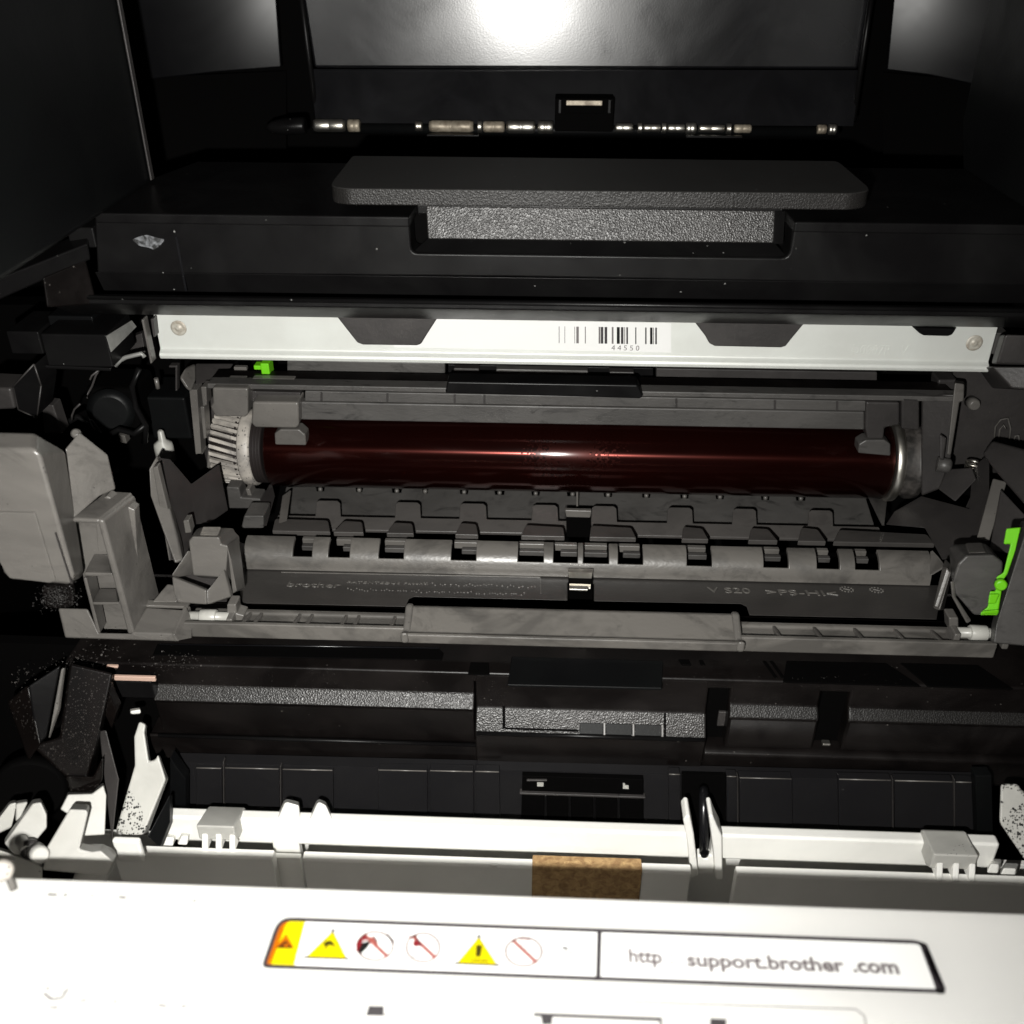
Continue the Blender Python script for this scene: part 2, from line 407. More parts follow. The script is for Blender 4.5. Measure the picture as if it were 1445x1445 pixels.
# side wings of the wall, turned towards the middle
wl = glare_plane(404, 0, 0.462); wr = glare_plane(1284, 0, 0.462)
prism('exit_bin_wing', [wl(x, y) for x, y in [(120, -60), (386, -60), (397, 95), (305, 102), (160, 118)]], (0, 0.002, 0), 'black_wing', PRN, 0.0006)
prism('exit_bin_wing', [wr(x, y) for x, y in [(1266, -60), (1445, -60), (1385, 122), (1310, 106), (1251, 99)]], (0, 0.002, 0), 'black_wing', PRN, 0.0006)
for (x0, x1, y0) in ((150, 404, 108), (1246, 1400, 110)):
    a = [(x0, y0+4, 0.455), (x1, y0-8, 0.470), (x1, 240, 0.452), (x0, 240, 0.440)]
    if x0 > 700: a = [(x0, y0-8, 0.470), (x1, y0+6, 0.455), (x1, 245, 0.440), (x0, 240, 0.452)]
    b = [(p[0], p[1], p[2]+0.004) for p in a]
    hexa('exit_bin_lower_wing', a, b, 'void_black', PRN, 0)
# bin floor and the dark casing behind everything
wbox('exit_bin_floor', -0.22, 0.24, 0.368, 0.47, -0.112, -0.108, 'void_black', PRN, 0)
wbox('casing_back', -0.26, 0.28, 0.475, 0.48, -0.34, 0.06, 'void_black', PRN, 0)
wbox('casing_side', -0.262, -0.258, 0.0, 0.474, -0.34, 0.06, 'void_black', PRN, 0)
wbox('casing_side', 0.278, 0.282, 0.0, 0.474, -0.34, 0.06, 'void_black', PRN, 0)
wbox('casing_base', -0.26, 0.28, 0.06, 0.474, -0.345, -0.340, 'void_black', PRN, 0)

# exit rollers: black shaft with worn metal sleeves
Yr = 0.428
def xr(px, row=178): return xcol(px, Yr, zrow(row, Yr))
zr = zrow(179, Yr)
lathe('roller_shaft', [(0, 0.0021), (xr(1185)-xr(440), 0.0021)], (xr(440), Yr+0.002, zr-0.0015), (1, 0, 0), 'black_satin', PRN, 16)
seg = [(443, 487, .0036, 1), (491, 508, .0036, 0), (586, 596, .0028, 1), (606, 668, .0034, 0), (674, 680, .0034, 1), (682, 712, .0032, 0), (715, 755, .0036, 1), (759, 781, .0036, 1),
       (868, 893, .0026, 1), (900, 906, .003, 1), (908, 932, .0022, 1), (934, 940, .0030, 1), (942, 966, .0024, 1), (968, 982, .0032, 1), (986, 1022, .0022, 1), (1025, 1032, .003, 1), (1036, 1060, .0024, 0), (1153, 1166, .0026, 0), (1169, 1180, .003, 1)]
for k, (a0, a1, r, hot) in enumerate(seg):
    x0, x1 = xr(a0), xr(a1)
    w = x1-x0; pr = [(0, r*0.8), (w*.08, r)]
    n = max(2, int(w/0.007))
    for j in range(1, n):
        pr += [(w*j/n-0.0003, r), (w*j/n, r*0.93), (w*j/n+0.0003, r)]
    pr += [(w*.92, r), (w, r*0.8)]
    pr = [(d, q*0.68) for d, q in pr]
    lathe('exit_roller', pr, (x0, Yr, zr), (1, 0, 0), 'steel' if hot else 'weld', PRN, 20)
lathe('roller_end_cap', [(0, 0.0006), (0.003, 0.0024), (0.008, 0.0033), (0.016, 0.0034), (0.017, 0.003)], (xr(374), Yr, zr-0.001), (1, 0, 0.05), 'black_plastic', PRN, 24)
for (a0, a1, y0) in ((602, 676, 190), (968, 1048, 192)):
    box('roller_pinch_bar', a0, a1, y0, y0+3, Yr-0.006, 0.003, 'black_plastic', PRN, 0.0003)
sb = box('exit_sensor_block', 783, 866, 139, 186, Yr-0.004, 0.012, 'void_black', PRN, 0.0005)
box('block_recess', 797, 852, 146, 160, Yr-0.0052, 0.001, 'void_black', sb, 0.0002)
box('block_contact', 799, 850, 142, 149, Yr-0.0056, 0.001, 'weld', sb, 0.0002)
for xx in (788, 858):
    box('block_rib', xx, xx+4, 141, 160, Yr-0.0058, 0.0018, 'black_plastic', sb, 0.0002)

# side walls of the bin (the pillars that carry the scanner)
Zt = zrow(301, 0.290)                        # top of the front cover
pl = PZ(217, 255, Zt)
xl = pl.x
v = [Vector((xl, y, z)) for y, z in ((0.02, Zt-0.0005), (pl.y, Zt-0.0005), (pl.y+0.001, 0.09), (0.02, 0.09))]
prism('side_wall', v, (-0.03, 0, 0), 'black_satin', PRN, 0.0022, 3)
pr_ = PY(1357, 172, 0.365)
v = [Vector((pr_.x, y, z)) for y, z in ((0.02, Zt-0.0005), (0.355, Zt-0.0005), (0.365, pr_.z), (0.366, 0.09), (0.02, 0.09))]
prism('side_wall', v, (0.03, 0, 0), 'black_satin', PRN, 0.0012, 3)
# back-edge highlight of the left pillar, put in as a paler sliver
v = [Vector((xl+0.0004, y, z)) for y, z in ((pl.y-0.004, Zt+0.001), (pl.y-0.0015, Zt+0.001), (pl.y-0.0015, 0.085), (pl.y-0.004, 0.085))]
prism('wall_edge_glint', v, (0.0006, 0, 0), 'grey_dark', PRN, 0.0002)

# ---- front upper cover: top sheet, front with a finger recess, lower lip
cov_back = PZ(722, 232, Zt).y
ynb = 0.2992
v = [PZ(132, 300.5, Zt), PZ(577, 306, Zt), Vector((PZ(577, 306, Zt).x+0.0006, ynb, Zt)), Vector((PZ(1122, 313, Zt).x-0.0006, ynb, Zt)), PZ(1122, 313, Zt), PZ(1520, 318, Zt), Vector((PZ(1520, 318, Zt).x, cov_back, Zt)), Vector((PZ(272, 232, Zt).x, cov_back, Zt)), Vector((xl-0.004, pl.y-0.004, Zt))]
prism('cover_top', v, (0, 0, -0.003), 'black_plastic', PRN, 0.0005)
Yc = 0.2900
front = [(133, 302)] + [(572, 306)] + fillet([(577, 306), (581, 357), (1113, 364), (1122, 313)], [0, 9, 11, 0], 4) + [(1127, 313), (1520, 319.5), (1520, 405), (722, 391), (137, 386)]
cf = prism_y('cover_front', front, Yc, 0.010, 'black_plastic', PRN, 0.0007, 3)
ra = [(601, 290, 0.2990), (1094, 297, 0.2990), (1092, 343, 0.2962), (604, 337, 0.2962)]
rb = [(601, 290, 0.3010), (1094, 297, 0.3010), (1092, 343, 0.2985), (604, 337, 0.2985)]
hexa('recess_grip', ra, rb, 'black_leather', cf, 0.0004)
ra = [(1094, 309, 0.2955), (1101, 309, 0.2958), (1100, 343, 0.2985), (1093, 343, 0.2985)]
mesh('recess_round_end', [pt(p) for p in [(1093, 298, .2989), (1100, 298, .2980), (1108, 298, .2950), (1105, 344, .2935), (1098, 344, .2952), (1092, 344, .2961)]], [[0, 1, 4, 5], [1, 2, 3, 4]], 'black_plastic', cf, smooth=True)
mesh('recess_floor', [pt(p) for p in [(582, 357, .2908), (1112, 363.5, .2908), (1092, 342, .2966), (604, 336, .2966)]], [[0, 1, 2, 3]], 'black_plastic', cf, solid=0.0005)
mesh('recess_back', [pt(p) for p in [(570, 296, .302), (1130, 303, .302), (1130, 372, .302), (570, 366, .302)]], [[0, 1, 2, 3]], 'void_black', cf)
x0c, x1c = PY(134, 395, Yc).x, 0.24
ext_x('cover_lower_face', [R(Yc, 391.5), R(Yc+0.0032, 418), R(Yc+0.012, 418), R(Yc+0.012, 391.5)], x0c+0.0004, x1c, 'black_plastic', PRN, 0.0003)
lx0 = PY(66, 430, 0.2855).x
ext_x('cover_lip', [R(0.2880, 423), R(0.2862, 424.5), R(0.2855, 427), R(0.2853, 437), R(0.2875, 440.5), R(0.300, 452), R(0.310, 430)], lx0, x1c, 'black_plastic', PRN, 0.0006, 3)
tube('lip_glint_tube', [Vector((lx0+0.001, 0.2856, zrow(428, 0.2856))), Vector((x1c, 0.2856, zrow(428, 0.2856)))], 0.0007, 'black_plastic', PRN, 12)  # tube added to give the lip its highlight line
if True:
    prism_y('mould_line', [(247, 334), (250, 334), (264, 411), (261, 411)], Yc-0.0002, 0.0006, 'black_gloss', cf, 0)
prism_y('scuff_mark', fillet([(186, 338), (196, 334), (206, 331), (219, 335), (233, 338), (226, 346), (217, 353), (212, 350), (197, 347)], 3, 2), Yc-0.00012, 0.0003, 'scuff', cf, 0)
# bottom lugs that hang from the lip in front of the metal plate
for pts in ([(474, 446), (618, 448), (600, 476), (594, 486), (588, 488), (512, 487), (504, 484), (496, 474)],
            [(978, 452), (1136, 456), (1116, 480), (1109, 489), (1102, 491), (1009, 489), (1001, 485), (995, 474)],
            [(1288, 462), (1350, 464), (1344, 473), (1338, 475), (1304, 474), (1298, 471)]):
    prism_y('cover_lug', pts, 0.3040, 0.002, 'grey_dark' if pts[0][0] < 1200 else 'black_plastic', PRN, 0.0005)
# stepped piece of the cover at its left end
hexa('cover_corner', [(60, 392, 0.276), (121, 366, 0.287), (137, 429, 0.287), (66, 434, 0.276)], [(60, 392, 0.284), (121, 366, 0.295), (137, 429, 0.295), (66, 434, 0.284)], 'black_brown', PRN, 0.0006)
hexa('cover_shoulder', [(-40, 408, 0.262), (124, 343, 0.288), (128, 366, 0.288), (-40, 440, 0.262)], [(-40, 388, 0.275), (126, 325, 0.300), (128, 366, 0.300), (-40, 440, 0.275)], 'black_plastic', PRN, 0.0006)
box('cover_step', 96, 134, 321, 350, 0.2925, 0.01, 'black_plastic', PRN, 0.0006)

# ---- lifting tab on top of the cover
Zb = zrow(266, 0.2862)
tab = fillet([(464, 262), (497, 219.5), (1183, 227), (1231, 268), (1206, 273), (486, 266)], [30, 4, 8, 30, 34, 34], 5)
tp = [PZ(x, y, Zb) for x, y in tab]
o = prism('cover_tab', tp, (0, 0, -0.0046), 'black_leather_dull', PRN, 0.0011, 3)
o.data.materials.append(M['tab_top'])
for p in o.data.polygons:
    if abs(p.normal.z) > 0.9: p.material_index = 1

# ---- zinc-plated plate of the laser unit
Yp = 0.3100
x0p, x1p = xcol(222, Yp, zrow(480, Yp)), xcol(1396, Yp, zrow(497, Yp))
pz = lambda r: zrow(r, Yp)
plate = ext_x('laser_unit_plate', [(Yp, pz(438)), (Yp, pz(499)), (Yp-0.0004, pz(501)), (Yp-0.0016, pz(503.5)), (Yp-0.0020, pz(507)), (Yp-0.0016, pz(511.5)), (Yp+0.0002, pz(514)), (Yp+0.004, pz(514)), (Yp+0.004, pz(438))], x0p, x1p, 'zinc', PRN, 0.0003)
def plane_frame(px, py, Y): return PY(px, py, Y), Vector((1, 0, 0)), Vector((0, 0, 1)), Vector((0, -1, 0))
# barcode sticker
mb = MB()
st = [(556, 449), (947, 456), (947, 497.5), (556, 490)]
mb.prism([PY(x, y, Yp-0.00012) for x, y in st], (0, 0.00010, 0), 'sticker')
bars = [(815, 3.6, 'ink_faint'), (826, 1.3, 'ink_faint'), (846, 2.6, 'ink_faint'), (849.6, 3.6, 'ink_grey'), (855, 3.8, 'ink_grey'), (864.5, 2.6, 'ink_faint'), (872.5, 4.2, 'ink_black'), (878, 3.6, 'ink_grey'), (881.5, 1.2, 'ink_faint'), (885, 2.4, 'ink_grey'),
        (897.2, 1.6, 'ink_grey'), (911.4, 2.0, 'ink_grey'), (919, 3.4, 'ink_black'), (922, 1.2, 'ink_faint'), (925.8, 2.4, 'ink_grey'), (789, 1.0, 'ink_faint'), (797, 0.8, 'ink_faint'), (811, .8, 'ink_faint')]
for bx, bw, bmn in bars:
    y0 = 461+(bx-815)*0.012
    mb.prism([PY(x, y, Yp-0.00018) for x, y in ((bx-bw/2, y0), (bx+bw/2, y0), (bx+bw/2, y0+23.5), (bx-bw/2, y0+23.5))], (0, 0.00005, 0), bmn)
org, ux, uz, nn = plane_frame(862.5, 494.2, Yp-0.00018)
mb.text('44550', 0.0026, org, ux, uz, nn, 'ink_faint', space=1.55)
mb.build('barcode_label', plate)
# stamped number on the right and welds at both ends
mb = MB()
org, ux, uz, nn = plane_frame(1200, 500.5, Yp-0.00005)
mb.text('D0007R', 0.0049, org, ux*0.80, uz, nn, 'zinc', extrude=0.00012, space=1.0)
org, ux, uz, nn = plane_frame(1270, 501, Yp-0.00005)
mb.text('V', 0.0049, org, ux*0.8, uz, nn, 'zinc', extrude=0.00012)
mb.build('stamped_number', plate)
for (cx, cy) in ((252, 463), (1375, 484)):
    c = PY(cx, cy, Yp)
    lathe('weld_spot', [(0, 0.0028), (0.00025, 0.0026), (0.0003, 0.0018), (0.0002, 0.0012), (0.0006, 0.0009), (0.0007, 0.0004)], c+Vector((0, 0.0001, 0)), (0, -1, 0), 'weld_spot', plate, 22)
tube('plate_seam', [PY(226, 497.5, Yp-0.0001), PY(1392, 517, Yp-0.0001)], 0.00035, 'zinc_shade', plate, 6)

# ---- right neighbours of the plate: grey housing, dark frame
hexa('frame_cover', [(1418, 472, 0.292), (1500, 474, 0.290), (1500, 516, 0.290), (1405, 514, 0.292)], [(1410, 472, 0.310), (1500, 474, 0.308), (1500, 516, 0.308), (1398, 514, 0.310)], 'grey_dark', PRN, 0.0008)
box('frame_cover_back', 1398, 1420, 470, 500, 0.318, 0.006, 'grey_dusty', PRN, 0.0003)
hexa('frame_cheek', [(1398, 517, 0.298), (1500, 518, 0.288), (1500, 553, 0.286), (1428, 548, 0.293)], [(1380, 520, 0.325), (1500, 518, 0.310), (1500, 553, 0.310), (1400, 548, 0.325)], 'grey_dark', PRN, 0.0006)
prism_y('frame_side_plate', [(1345, 520), (1500, 540), (1500, 668), (1345, 668)], 0.338, 0.01, 'grey_dark', PRN, 0.0004)
lathe('frame_pin', [(0, 0.0022), (0.004, 0.0022), (0.005, 0.0016)], PY(1369, 566, 0.337), (0, -1, 0.1), 'grey_plastic', PRN, 18)
# moulded scratches (looped guide) on the right side plate
for pts in ([(1403, 625), (1405, 602), (1412, 592), (1422, 590), (1426, 604), (1424, 624)], [(1409, 622), (1411, 606), (1416, 599), (1420, 606)], [(1430, 624), (1433, 615), (1437, 614), (1439, 625)]):
    tube('frame_wire', [PY(x, y, 0.3365) for x, y in pts], 0.00035, 'grey_plastic', PRN, 6)
# spring on the right
c = PY(1372, 662, 0.320)
sp = []
for k in range(90):
    a = k/90*2*math.pi*5
    sp.append(c+Vector((math.cos(a)*0.0026, math.sin(a)*0.0026, -0.0030+0.0060*k/90)))
tube('coil_spring', sp, 0.00042, 'steel', PRN, 6)

# ---- black mechanism left of the drum
def bl(name, px0, px1, py0, py1, Y, d=0.01, m='black_plastic', bv=0.0006): return box(name, px0, px1, py0, py1, Y, d, m, PRN, bv)
bl('latch_housing', 62, 155, 472, 518, 0.292, 0.02)
bl('latch_side', 12, 58, 468, 500, 0.300, 0.02)
bl('latch_shelf', 68, 132, 446, 462, 0.305, 0.02, 'black_satin')
hexa('latch_arm', [(62, 515, 0.291), (157, 519, 0.291), (157, 524, 0.291), (62, 520, 0.291)], [(62, 511, 0.300), (157, 515, 0.300), (157, 524, 0.300), (62, 520, 0.300)], 'black_plastic', PRN, 0.0005)
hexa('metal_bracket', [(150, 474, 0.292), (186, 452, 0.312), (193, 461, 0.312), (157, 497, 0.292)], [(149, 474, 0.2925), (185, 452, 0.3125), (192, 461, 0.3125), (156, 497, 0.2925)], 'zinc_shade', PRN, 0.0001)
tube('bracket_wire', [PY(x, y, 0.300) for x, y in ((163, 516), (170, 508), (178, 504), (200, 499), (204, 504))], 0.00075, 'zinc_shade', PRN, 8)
prism_y('thin_blade', [(199, 451), (202, 451), (215, 512), (212, 514)], 0.303, 0.004, 'grey_plastic', PRN, 0.0003)
prism_y('thin_blade', [(212, 450), (216, 450), (219, 476), (216, 476)], 0.306, 0.004, 'grey_dark', PRN, 0.0003)
prism_y('inner_plate', [(178, 478), (200, 470), (205, 498), (182, 497)], 0.325, 0.004, 'grey_dark', PRN, 0.0003)
# hexagonal dark cam; its edge highlights are put in as paler tubes
cam_pts = fillet([(17, 547), (48, 514), (58, 544), (52, 590), (26, 578)], 3, 2)
prism_y('cam_plate', cam_pts, 0.285, 0.012, 'black_plastic', PRN, 0.0008, 2)
for a_, b_ in (((17, 547), (48, 514)), ((48, 514), (58, 544)), ((58, 544), (52, 590)), ((52, 590), (26, 578)), ((26, 578), (17, 547))):
    tube('cam_edge_glint', [PY(a_[0], a_[1], 0.2846), PY(b_[0], b_[1], 0.2846)], 0.0003, 'grey_dark', PRN, 6)
for pts in ([(70, 622), (88, 600), (110, 588), (128, 596), (140, 612)], [(196, 520), (186, 545), (192, 575), (206, 600), (204, 625)], [(205, 600), (190, 612), (168, 606), (150, 616)]):
    tube('cable', [PY(x, y, 0.312) for x, y in pts], 0.0011, 'black_plastic', PRN, 10)
prism_y('cam_block', [(-30, 546), (15, 548), (22, 578), (-30, 580)], 0.283, 0.012, 'grey_dark', PRN, 0.001)
bl('gear_case', 125, 195, 548, 612, 0.325, 0.02, 'void_black', 0.002)
lathe('gear_case_boss', [(0, 0.0085), (0.002, 0.0085), (0.0035, 0.0060)], PY(158, 578, 0.325), (0.2, -1, 0.1), 'black_satin', PRN, 28)
prism_y('inner_lever', [(58, 570), (75, 572), (88, 612), (62, 612)], 0.300, 0.006, 'grey_dark', PRN, 0.0005)
bl('motor_box', 210, 266, 561, 620, 0.335, 0.02, 'black_satin', 0.001)
prism_y('catch_frame', [(238, 516), (250, 516), (250, 552), (247, 552), (247, 519), (238, 519)], 0.322, 0.003, 'grey_dark', PRN, 0.0003)
lathe('catch_pin', [(0, 0.0008), (0.004, 0.0008)], PY(223, 548, 0.322), (0, 0, 1), 'grey_plastic', PRN, 12)
random.seed(3)
for pts in ([(141, 520), (135, 530), (130, 545), (124, 556), (122, 562)], [(114, 570), (106, 577), (101, 586), (102, 594)], [(125, 590), (129, 602), (134, 606)], [(138, 523), (130, 530), (126, 536)]):
    tube('grey_thread', [PY(x+random.uniform(-1, 1), y, 0.300+0.01*(i % 2)*0.1) for i, (x, y) in enumerate(pts)], 0.00038, 'grey_dark', PRN, 6)  # thin grey threads across the dark mechanism
prism_y('white_post', [(166, 613), (176, 615), (179, 626), (169, 625)], 0.335, 0.004, 'grey_plastic', PRN, 0.0003)
lathe('guide_pin', [(0, 0.0036), (0.006, 0.0036), (0.0075, 0.0033), (0.009, 0.0014), (0.0125, 0.0011), (0.013, 0.0006)], PY(235, 650, 0.326), (0, 0, 1), 'roller_white', PRN, 20)
prism_y('rear_frame', [(150, 430), (360, 436), (360, 760), (-80, 760), (-80, 430)], 0.372, 0.01, 'void_black', PRN, 0)
prism_y('rear_frame', [(360, 436), (1420, 470), (1520, 700), (1520, 790), (360, 760)], 0.376, 0.01, 'void_black', PRN, 0)

# ================================================================== DRUM UNIT
DRM = thing('drum_unit', 'grey plastic drum unit with dark red photoconductor drum sitting inside the printer', 'drum unit', (0.0, 0.26, -0.215))
def G(name, pts, Y, d, m='grey_plastic', bv=0.0005, par=None): return prism_y(name, pts, Y, d, m, par or DRM, bv)

# ---- drum with its gear and rings
Yd = 0.3350
zd = zrow(640, Yd, 830)
xd0, xd1 = xcol(386, Yd, zd), xcol(1262, Yd-0.010, zd+0.008)
rd = 0.0150
drum = lathe('photoconductor_drum', [(0, rd-0.0004), (0.0004, rd), (xd1-xd0-0.0004, rd), (xd1-xd0, rd-0.0004)], (xd0, Yd, zd), (1, 0, 0), 'drum_coat', DRM, 128)
xg = xcol(312, Yd, zd)
lathe('drum_hub', [(0, 0.0128), (xd0-xg-0.0122, 0.0128)] + sum([[(xd0-xg-0.0120+0.0012*k, 0.0128), (xd0-xg-0.0120+0.0012*k+0.0002, 0.0138), (xd0-xg-0.0120+0.0012*k+0.0008, 0.0138), (xd0-xg-0.0120+0.0012*k+0.001, 0.0128)] for k in range(9)], []), (xg, Yd, zd), (1, 0, 0), 'drum_hub', drum, 48)
# helical gear
nt_, v, f = 32, [], []
wg = 0.0105; prof = []
for k in range(nt_):
    for (da, r) in ((0.0, .0118), (0.14, .0118), (0.26, .0142), (0.72, .0142), (0.84, .0118)):
        prof.append((2*math.pi*(k+da)/nt_, r))
ns = 7
for s in range(ns):
    t = s/(ns-1)
    for a, r in prof:
        aa = a+t*0.20
        v.append(Vector((xg+wg*t, Yd+math.cos(aa)*r, zd+math.sin(aa)*r)))
n = len(prof)
for s in range(ns-1):
    for k in range(n):
        f.append([s*n+k, s*n+(k+1) % n, (s+1)*n+(k+1) % n, (s+1)*n+k])
f.append(list(range(n))); f.append(list(range((ns-1)*n, ns*n)))
mesh('drum_gear', v, f, 'gear_white', drum)
lathe('gear_flange', [(0, 0.0145), (0.0006, 0.0148), (0.0040, 0.0148), (0.0046, 0.0143), (0.0046, 0.012)], (xg+wg, Yd, zd), (1, 0, 0), 'gear_white', drum, 56)
# right end rings
lathe('end_ring', [(0, 0.0152), (0.0005, 0.0158), (0.0030, 0.0158), (0.0036, 0.0150), (0.0036, 0.013)], (xd1+0.0004, Yd, zd), (1, 0, 0), 'steel', drum, 64)
lathe('end_hub', [(0, 0.0135), (0.0042, 0.0135), (0.0046, 0.0147), (0.0076, 0.0147), (0.008, 0.013), (0.011, 0.0125)], (xd1+0.0040, Yd, zd), (1, 0, 0), 'gear_white', drum, 56).data.materials[0] = M['hub_dusty']

# ---- shield above the drum
Ys = 0.3190
def srow(r, px): return r+(px-722)*0.018
def sline(p0, p1, r0, r1): return [(p0, srow(r0, p0)), (p1, srow(r0, p1)), (p1, srow(r1, p1)), (p0, srow(r1, p0))]
G('shield_upper', sline(430, 1222, 557, 571.6), Ys, 0.004, 'grey_dusty', 0.0004)
G('shield_lower', sline(424, 1220, 572.4, 598), Ys+0.0010, 0.004, 'grey_dusty', 0.0006)
G('shield_ledge', sline(292, 1356, 549, 556.2), Ys-0.0010, 0.006, 'grey_dusty', 0.0004)
# top sheet running back under the laser plate
zt = zrow(549, Ys-0.001)
xs0, xs1 = xcol(292, Ys, zt), xcol(1350, Ys, zt)
wbox('shield_top', xs0, xs1, Ys-0.0005, Ys+0.0125, zt-0.0016, zt-0.0004, 'black_brown', DRM, 0.0003)
# small inserts on the upper shield (panel joints)
for px in (452, 545, 640, 682, 953, 1092, 1180):
    G('shield_joint', [(px, srow(558.5, px)), (px+3, srow(558.5, px)), (px+3, srow(571, px)), (px, srow(571, px))], Ys-0.0003, 0.0008, 'grey_dark', 0)
for k, (a0, a1, r0, r1) in enumerate(((405, 628, 514, 531), (640, 676, 521, 531), (700, 830, 521, 533), (860, 895, 522, 533), (926, 1238, 516, 531))):
    G('rear_strip', sline(a0, a1, r0, r1), Ys+0.018, 0.004, 'grey_dusty' if k in (0, 2) else 'grey_dark', 0.0004)
G('strip_frame', sline(632, 922, 516, 536), Ys+0.0225, 0.003, 'black_plastic', 0.0003)
G('strip_rail', sline(632, 915, 535.5, 539), Ys+0.009, 0.004, 'grey_dark', 0.0005)
hb = G('shield_handle', [(631, srow(540, 631)), (900, srow(540, 900)), (908, srow(556, 908)), (904, srow(560, 904)), (628, srow(557, 628))], Ys-0.0050, 0.008, 'black_plastic', 0.0010)
for (a0, a1, r0) in ((322, 346, 541.5), (356, 415, 540.5)):
    G('top_slot', sline(a0, a1, r0, r0+3.5), Ys+0.004, 0.003, 'grey_plastic', 0.0002)
box('slot_strip', 330, 348, 518, 523, Ys+0.014, 0.002, 'grey_plastic', DRM, 0.0002)
g = box('lock_tab', 368, 380, 513, 531, Ys+0.0095, 0.006, 'green_plastic', DRM, 0.0004)
box('tab_spur', 358, 368, 516, 522, Ys+0.011, 0.004, 'green_plastic', g, 0.0003)
# blocks at the left end of the shield
G('end_block', [(299, 547), (350, 548), (350, 585), (346, 589), (303, 588), (296, 574), (300, 569)], Ys-0.004, 0.010, 'grey_plastic', 0.0008)
G('end_recess', [(350, 552), (424, 554), (424, 567), (350, 567)], Ys+0.002, 0.006, 'grey_dark', 0.0003)
G('end_block', [(356, 567), (421, 568), (422, 600), (418, 605), (360, 604), (354, 598)], Ys-0.004, 0.010, 'grey_plastic', 0.0009)
G('drum_wiper', [(387, 612), (395, 606), (422, 606), (431, 614), (432, 629), (388, 628)], Yd-0.0156, 0.006, 'grey_plastic', 0.0006)
G('drum_wiper', [(1212, 627), (1222, 621), (1249, 621), (1257, 627), (1257, 644), (1211, 640)], Yd-0.0170, 0.006, 'grey_dusty', 0.0006)
G('end_block', [(1222, 567), (1270, 568), (1270, 600), (1249, 604), (1247, 620), (1224, 620), (1221, 604)], Ys-0.001, 0.010, 'grey_dark', 0.0008)
G('end_block', [(1272, 560), (1298, 561), (1298, 608), (1272, 606)], Ys-0.001, 0.008, 'grey_dark', 0.0008)
# left wall of the unit: thin upright strips and a rounded ear
G('side_strip', [(267, 550), (278, 550), (284, 640), (287, 638), (286, 641), (276, 641)], Ys+0.004, 0.006, 'grey_plastic', 0.0005)
G('side_strip', [(283, 546), (291, 546), (292, 572), (286, 574)], Ys+0.002, 0.006, 'grey_plastic', 0.0004)
G('side_strip', [(282, 574), (288, 574), (291, 619), (287, 620)], Ys+0.002, 0.006, 'grey_plastic', 0.0004)
G('side_wall_inner', [(286, 550), (330, 552), (340, 700), (300, 690), (288, 640)], Ys+0.022, 0.006, 'grey_dark', 0.0005)
G('side_peg', [(292, 636), (302, 636), (302, 662), (291, 662)], Ys+0.012, 0.004, 'grey_plastic', 0.0008)
hexa('side_ear', [(253, 533, 0.322), (262, 519, 0.326), (276, 512, 0.334), (276, 536, 0.326), (270, 553, 0.321), (262, 548, 0.321)],
     [(253, 533, 0.330), (262, 519, 0.334), (276, 512, 0.342), (276, 536, 0.334), (270, 553, 0.329), (262, 548, 0.329)], 'grey_plastic', DRM, 0.0012, 3)
hexa('side_ear_plate', [(276, 513, 0.336), (330, 513, 0.345), (318, 530, 0.338), (276, 544, 0.326)], [(276, 513, 0.340), (330, 513, 0.349), (318, 530, 0.342), (276, 544, 0.330)], 'grey_dark', DRM, 0.0005)
# right wall of the unit
hexa('side_wall', [(1300, 556, 0.321), (1352, 556, 0.318), (1348, 570, 0.318), (1342, 645, 0.314), (1326, 690, 0.312), (1300, 700, 0.320)],
     [(1300, 556, 0.331), (1352, 556, 0.328), (1348, 570, 0.328), (1342, 645, 0.324), (1326, 690, 0.322), (1300, 700, 0.330)], 'grey_dark', DRM, 0.0008)
hexa('side_wall_rib', [(1347, 540, 0.316), (1361, 542, 0.316), (1360, 566, 0.315), (1354, 567, 0.315), (1342, 642, 0.311), (1336, 642, 0.311)],
     [(1347, 536, 0.324), (1361, 538, 0.324), (1360, 566, 0.323), (1354, 567, 0.323), (1342, 642, 0.319), (1336, 642, 0.319)], 'grey_plastic', DRM, 0.0006)
G('side_corner', [(1324, 536), (1352, 536), (1352, 556), (1322, 556)], 0.330, 0.008, 'grey_dark', 0.0008)
hexa('side_hook', [(1326, 612, 0.3115), (1336, 618, 0.3110), (1332, 650, 0.309), (1326, 648, 0.309)], [(1326, 612, 0.317), (1336, 618, 0.317), (1332, 650, 0.315), (1326, 648, 0.315)], 'grey_dark', DRM, 0.0006)
lathe('side_peg', [(0, 0.0026), (0.004, 0.0026), (0.0048, 0.0018)], PY(1322, 655, 0.312), (1, -0.25, 0), 'grey_dusty', DRM, 18)

# ---- paper guides under the drum (three interlocking plates)
def grow(r, px): return r+(px-722)*0.0195
Zg = []                                        # the guides step down towards the drum
YA0, YA1 = 0.3300, 0.3450
zA0, zA1 = zrow(738, YA0), zrow(697, YA1)
def AP(px, row):                               # point on guide plate A (inclined plane through two rows)
    n = Vector((0, zA1-zA0, -(YA1-YA0))); p0 = Vector((0, YA0, zA0))
    d = ray(px, grow(row, px)); return d*(p0.dot(n)/d.dot(n))
top = []
random.seed(11)
x = 410; notches = [(452, 6), (470, 0), (507, 5), (560, 7), (600, 4), (655, 6), (705, 7), (756, 6), (808, 8), (858, 6), (912, 6), (966, 6), (1016, 6), (1080, 6), (1130, 7)]
top.append((404, 693))
for nx, nw in notches:
    if nw == 0: continue
    top += [(nx-nw, 692), (nx-nw+1, 698), (nx+nw-1, 698), (nx+nw, 692)]
top += [(1222, 693), (1236, 738), (392, 738)]
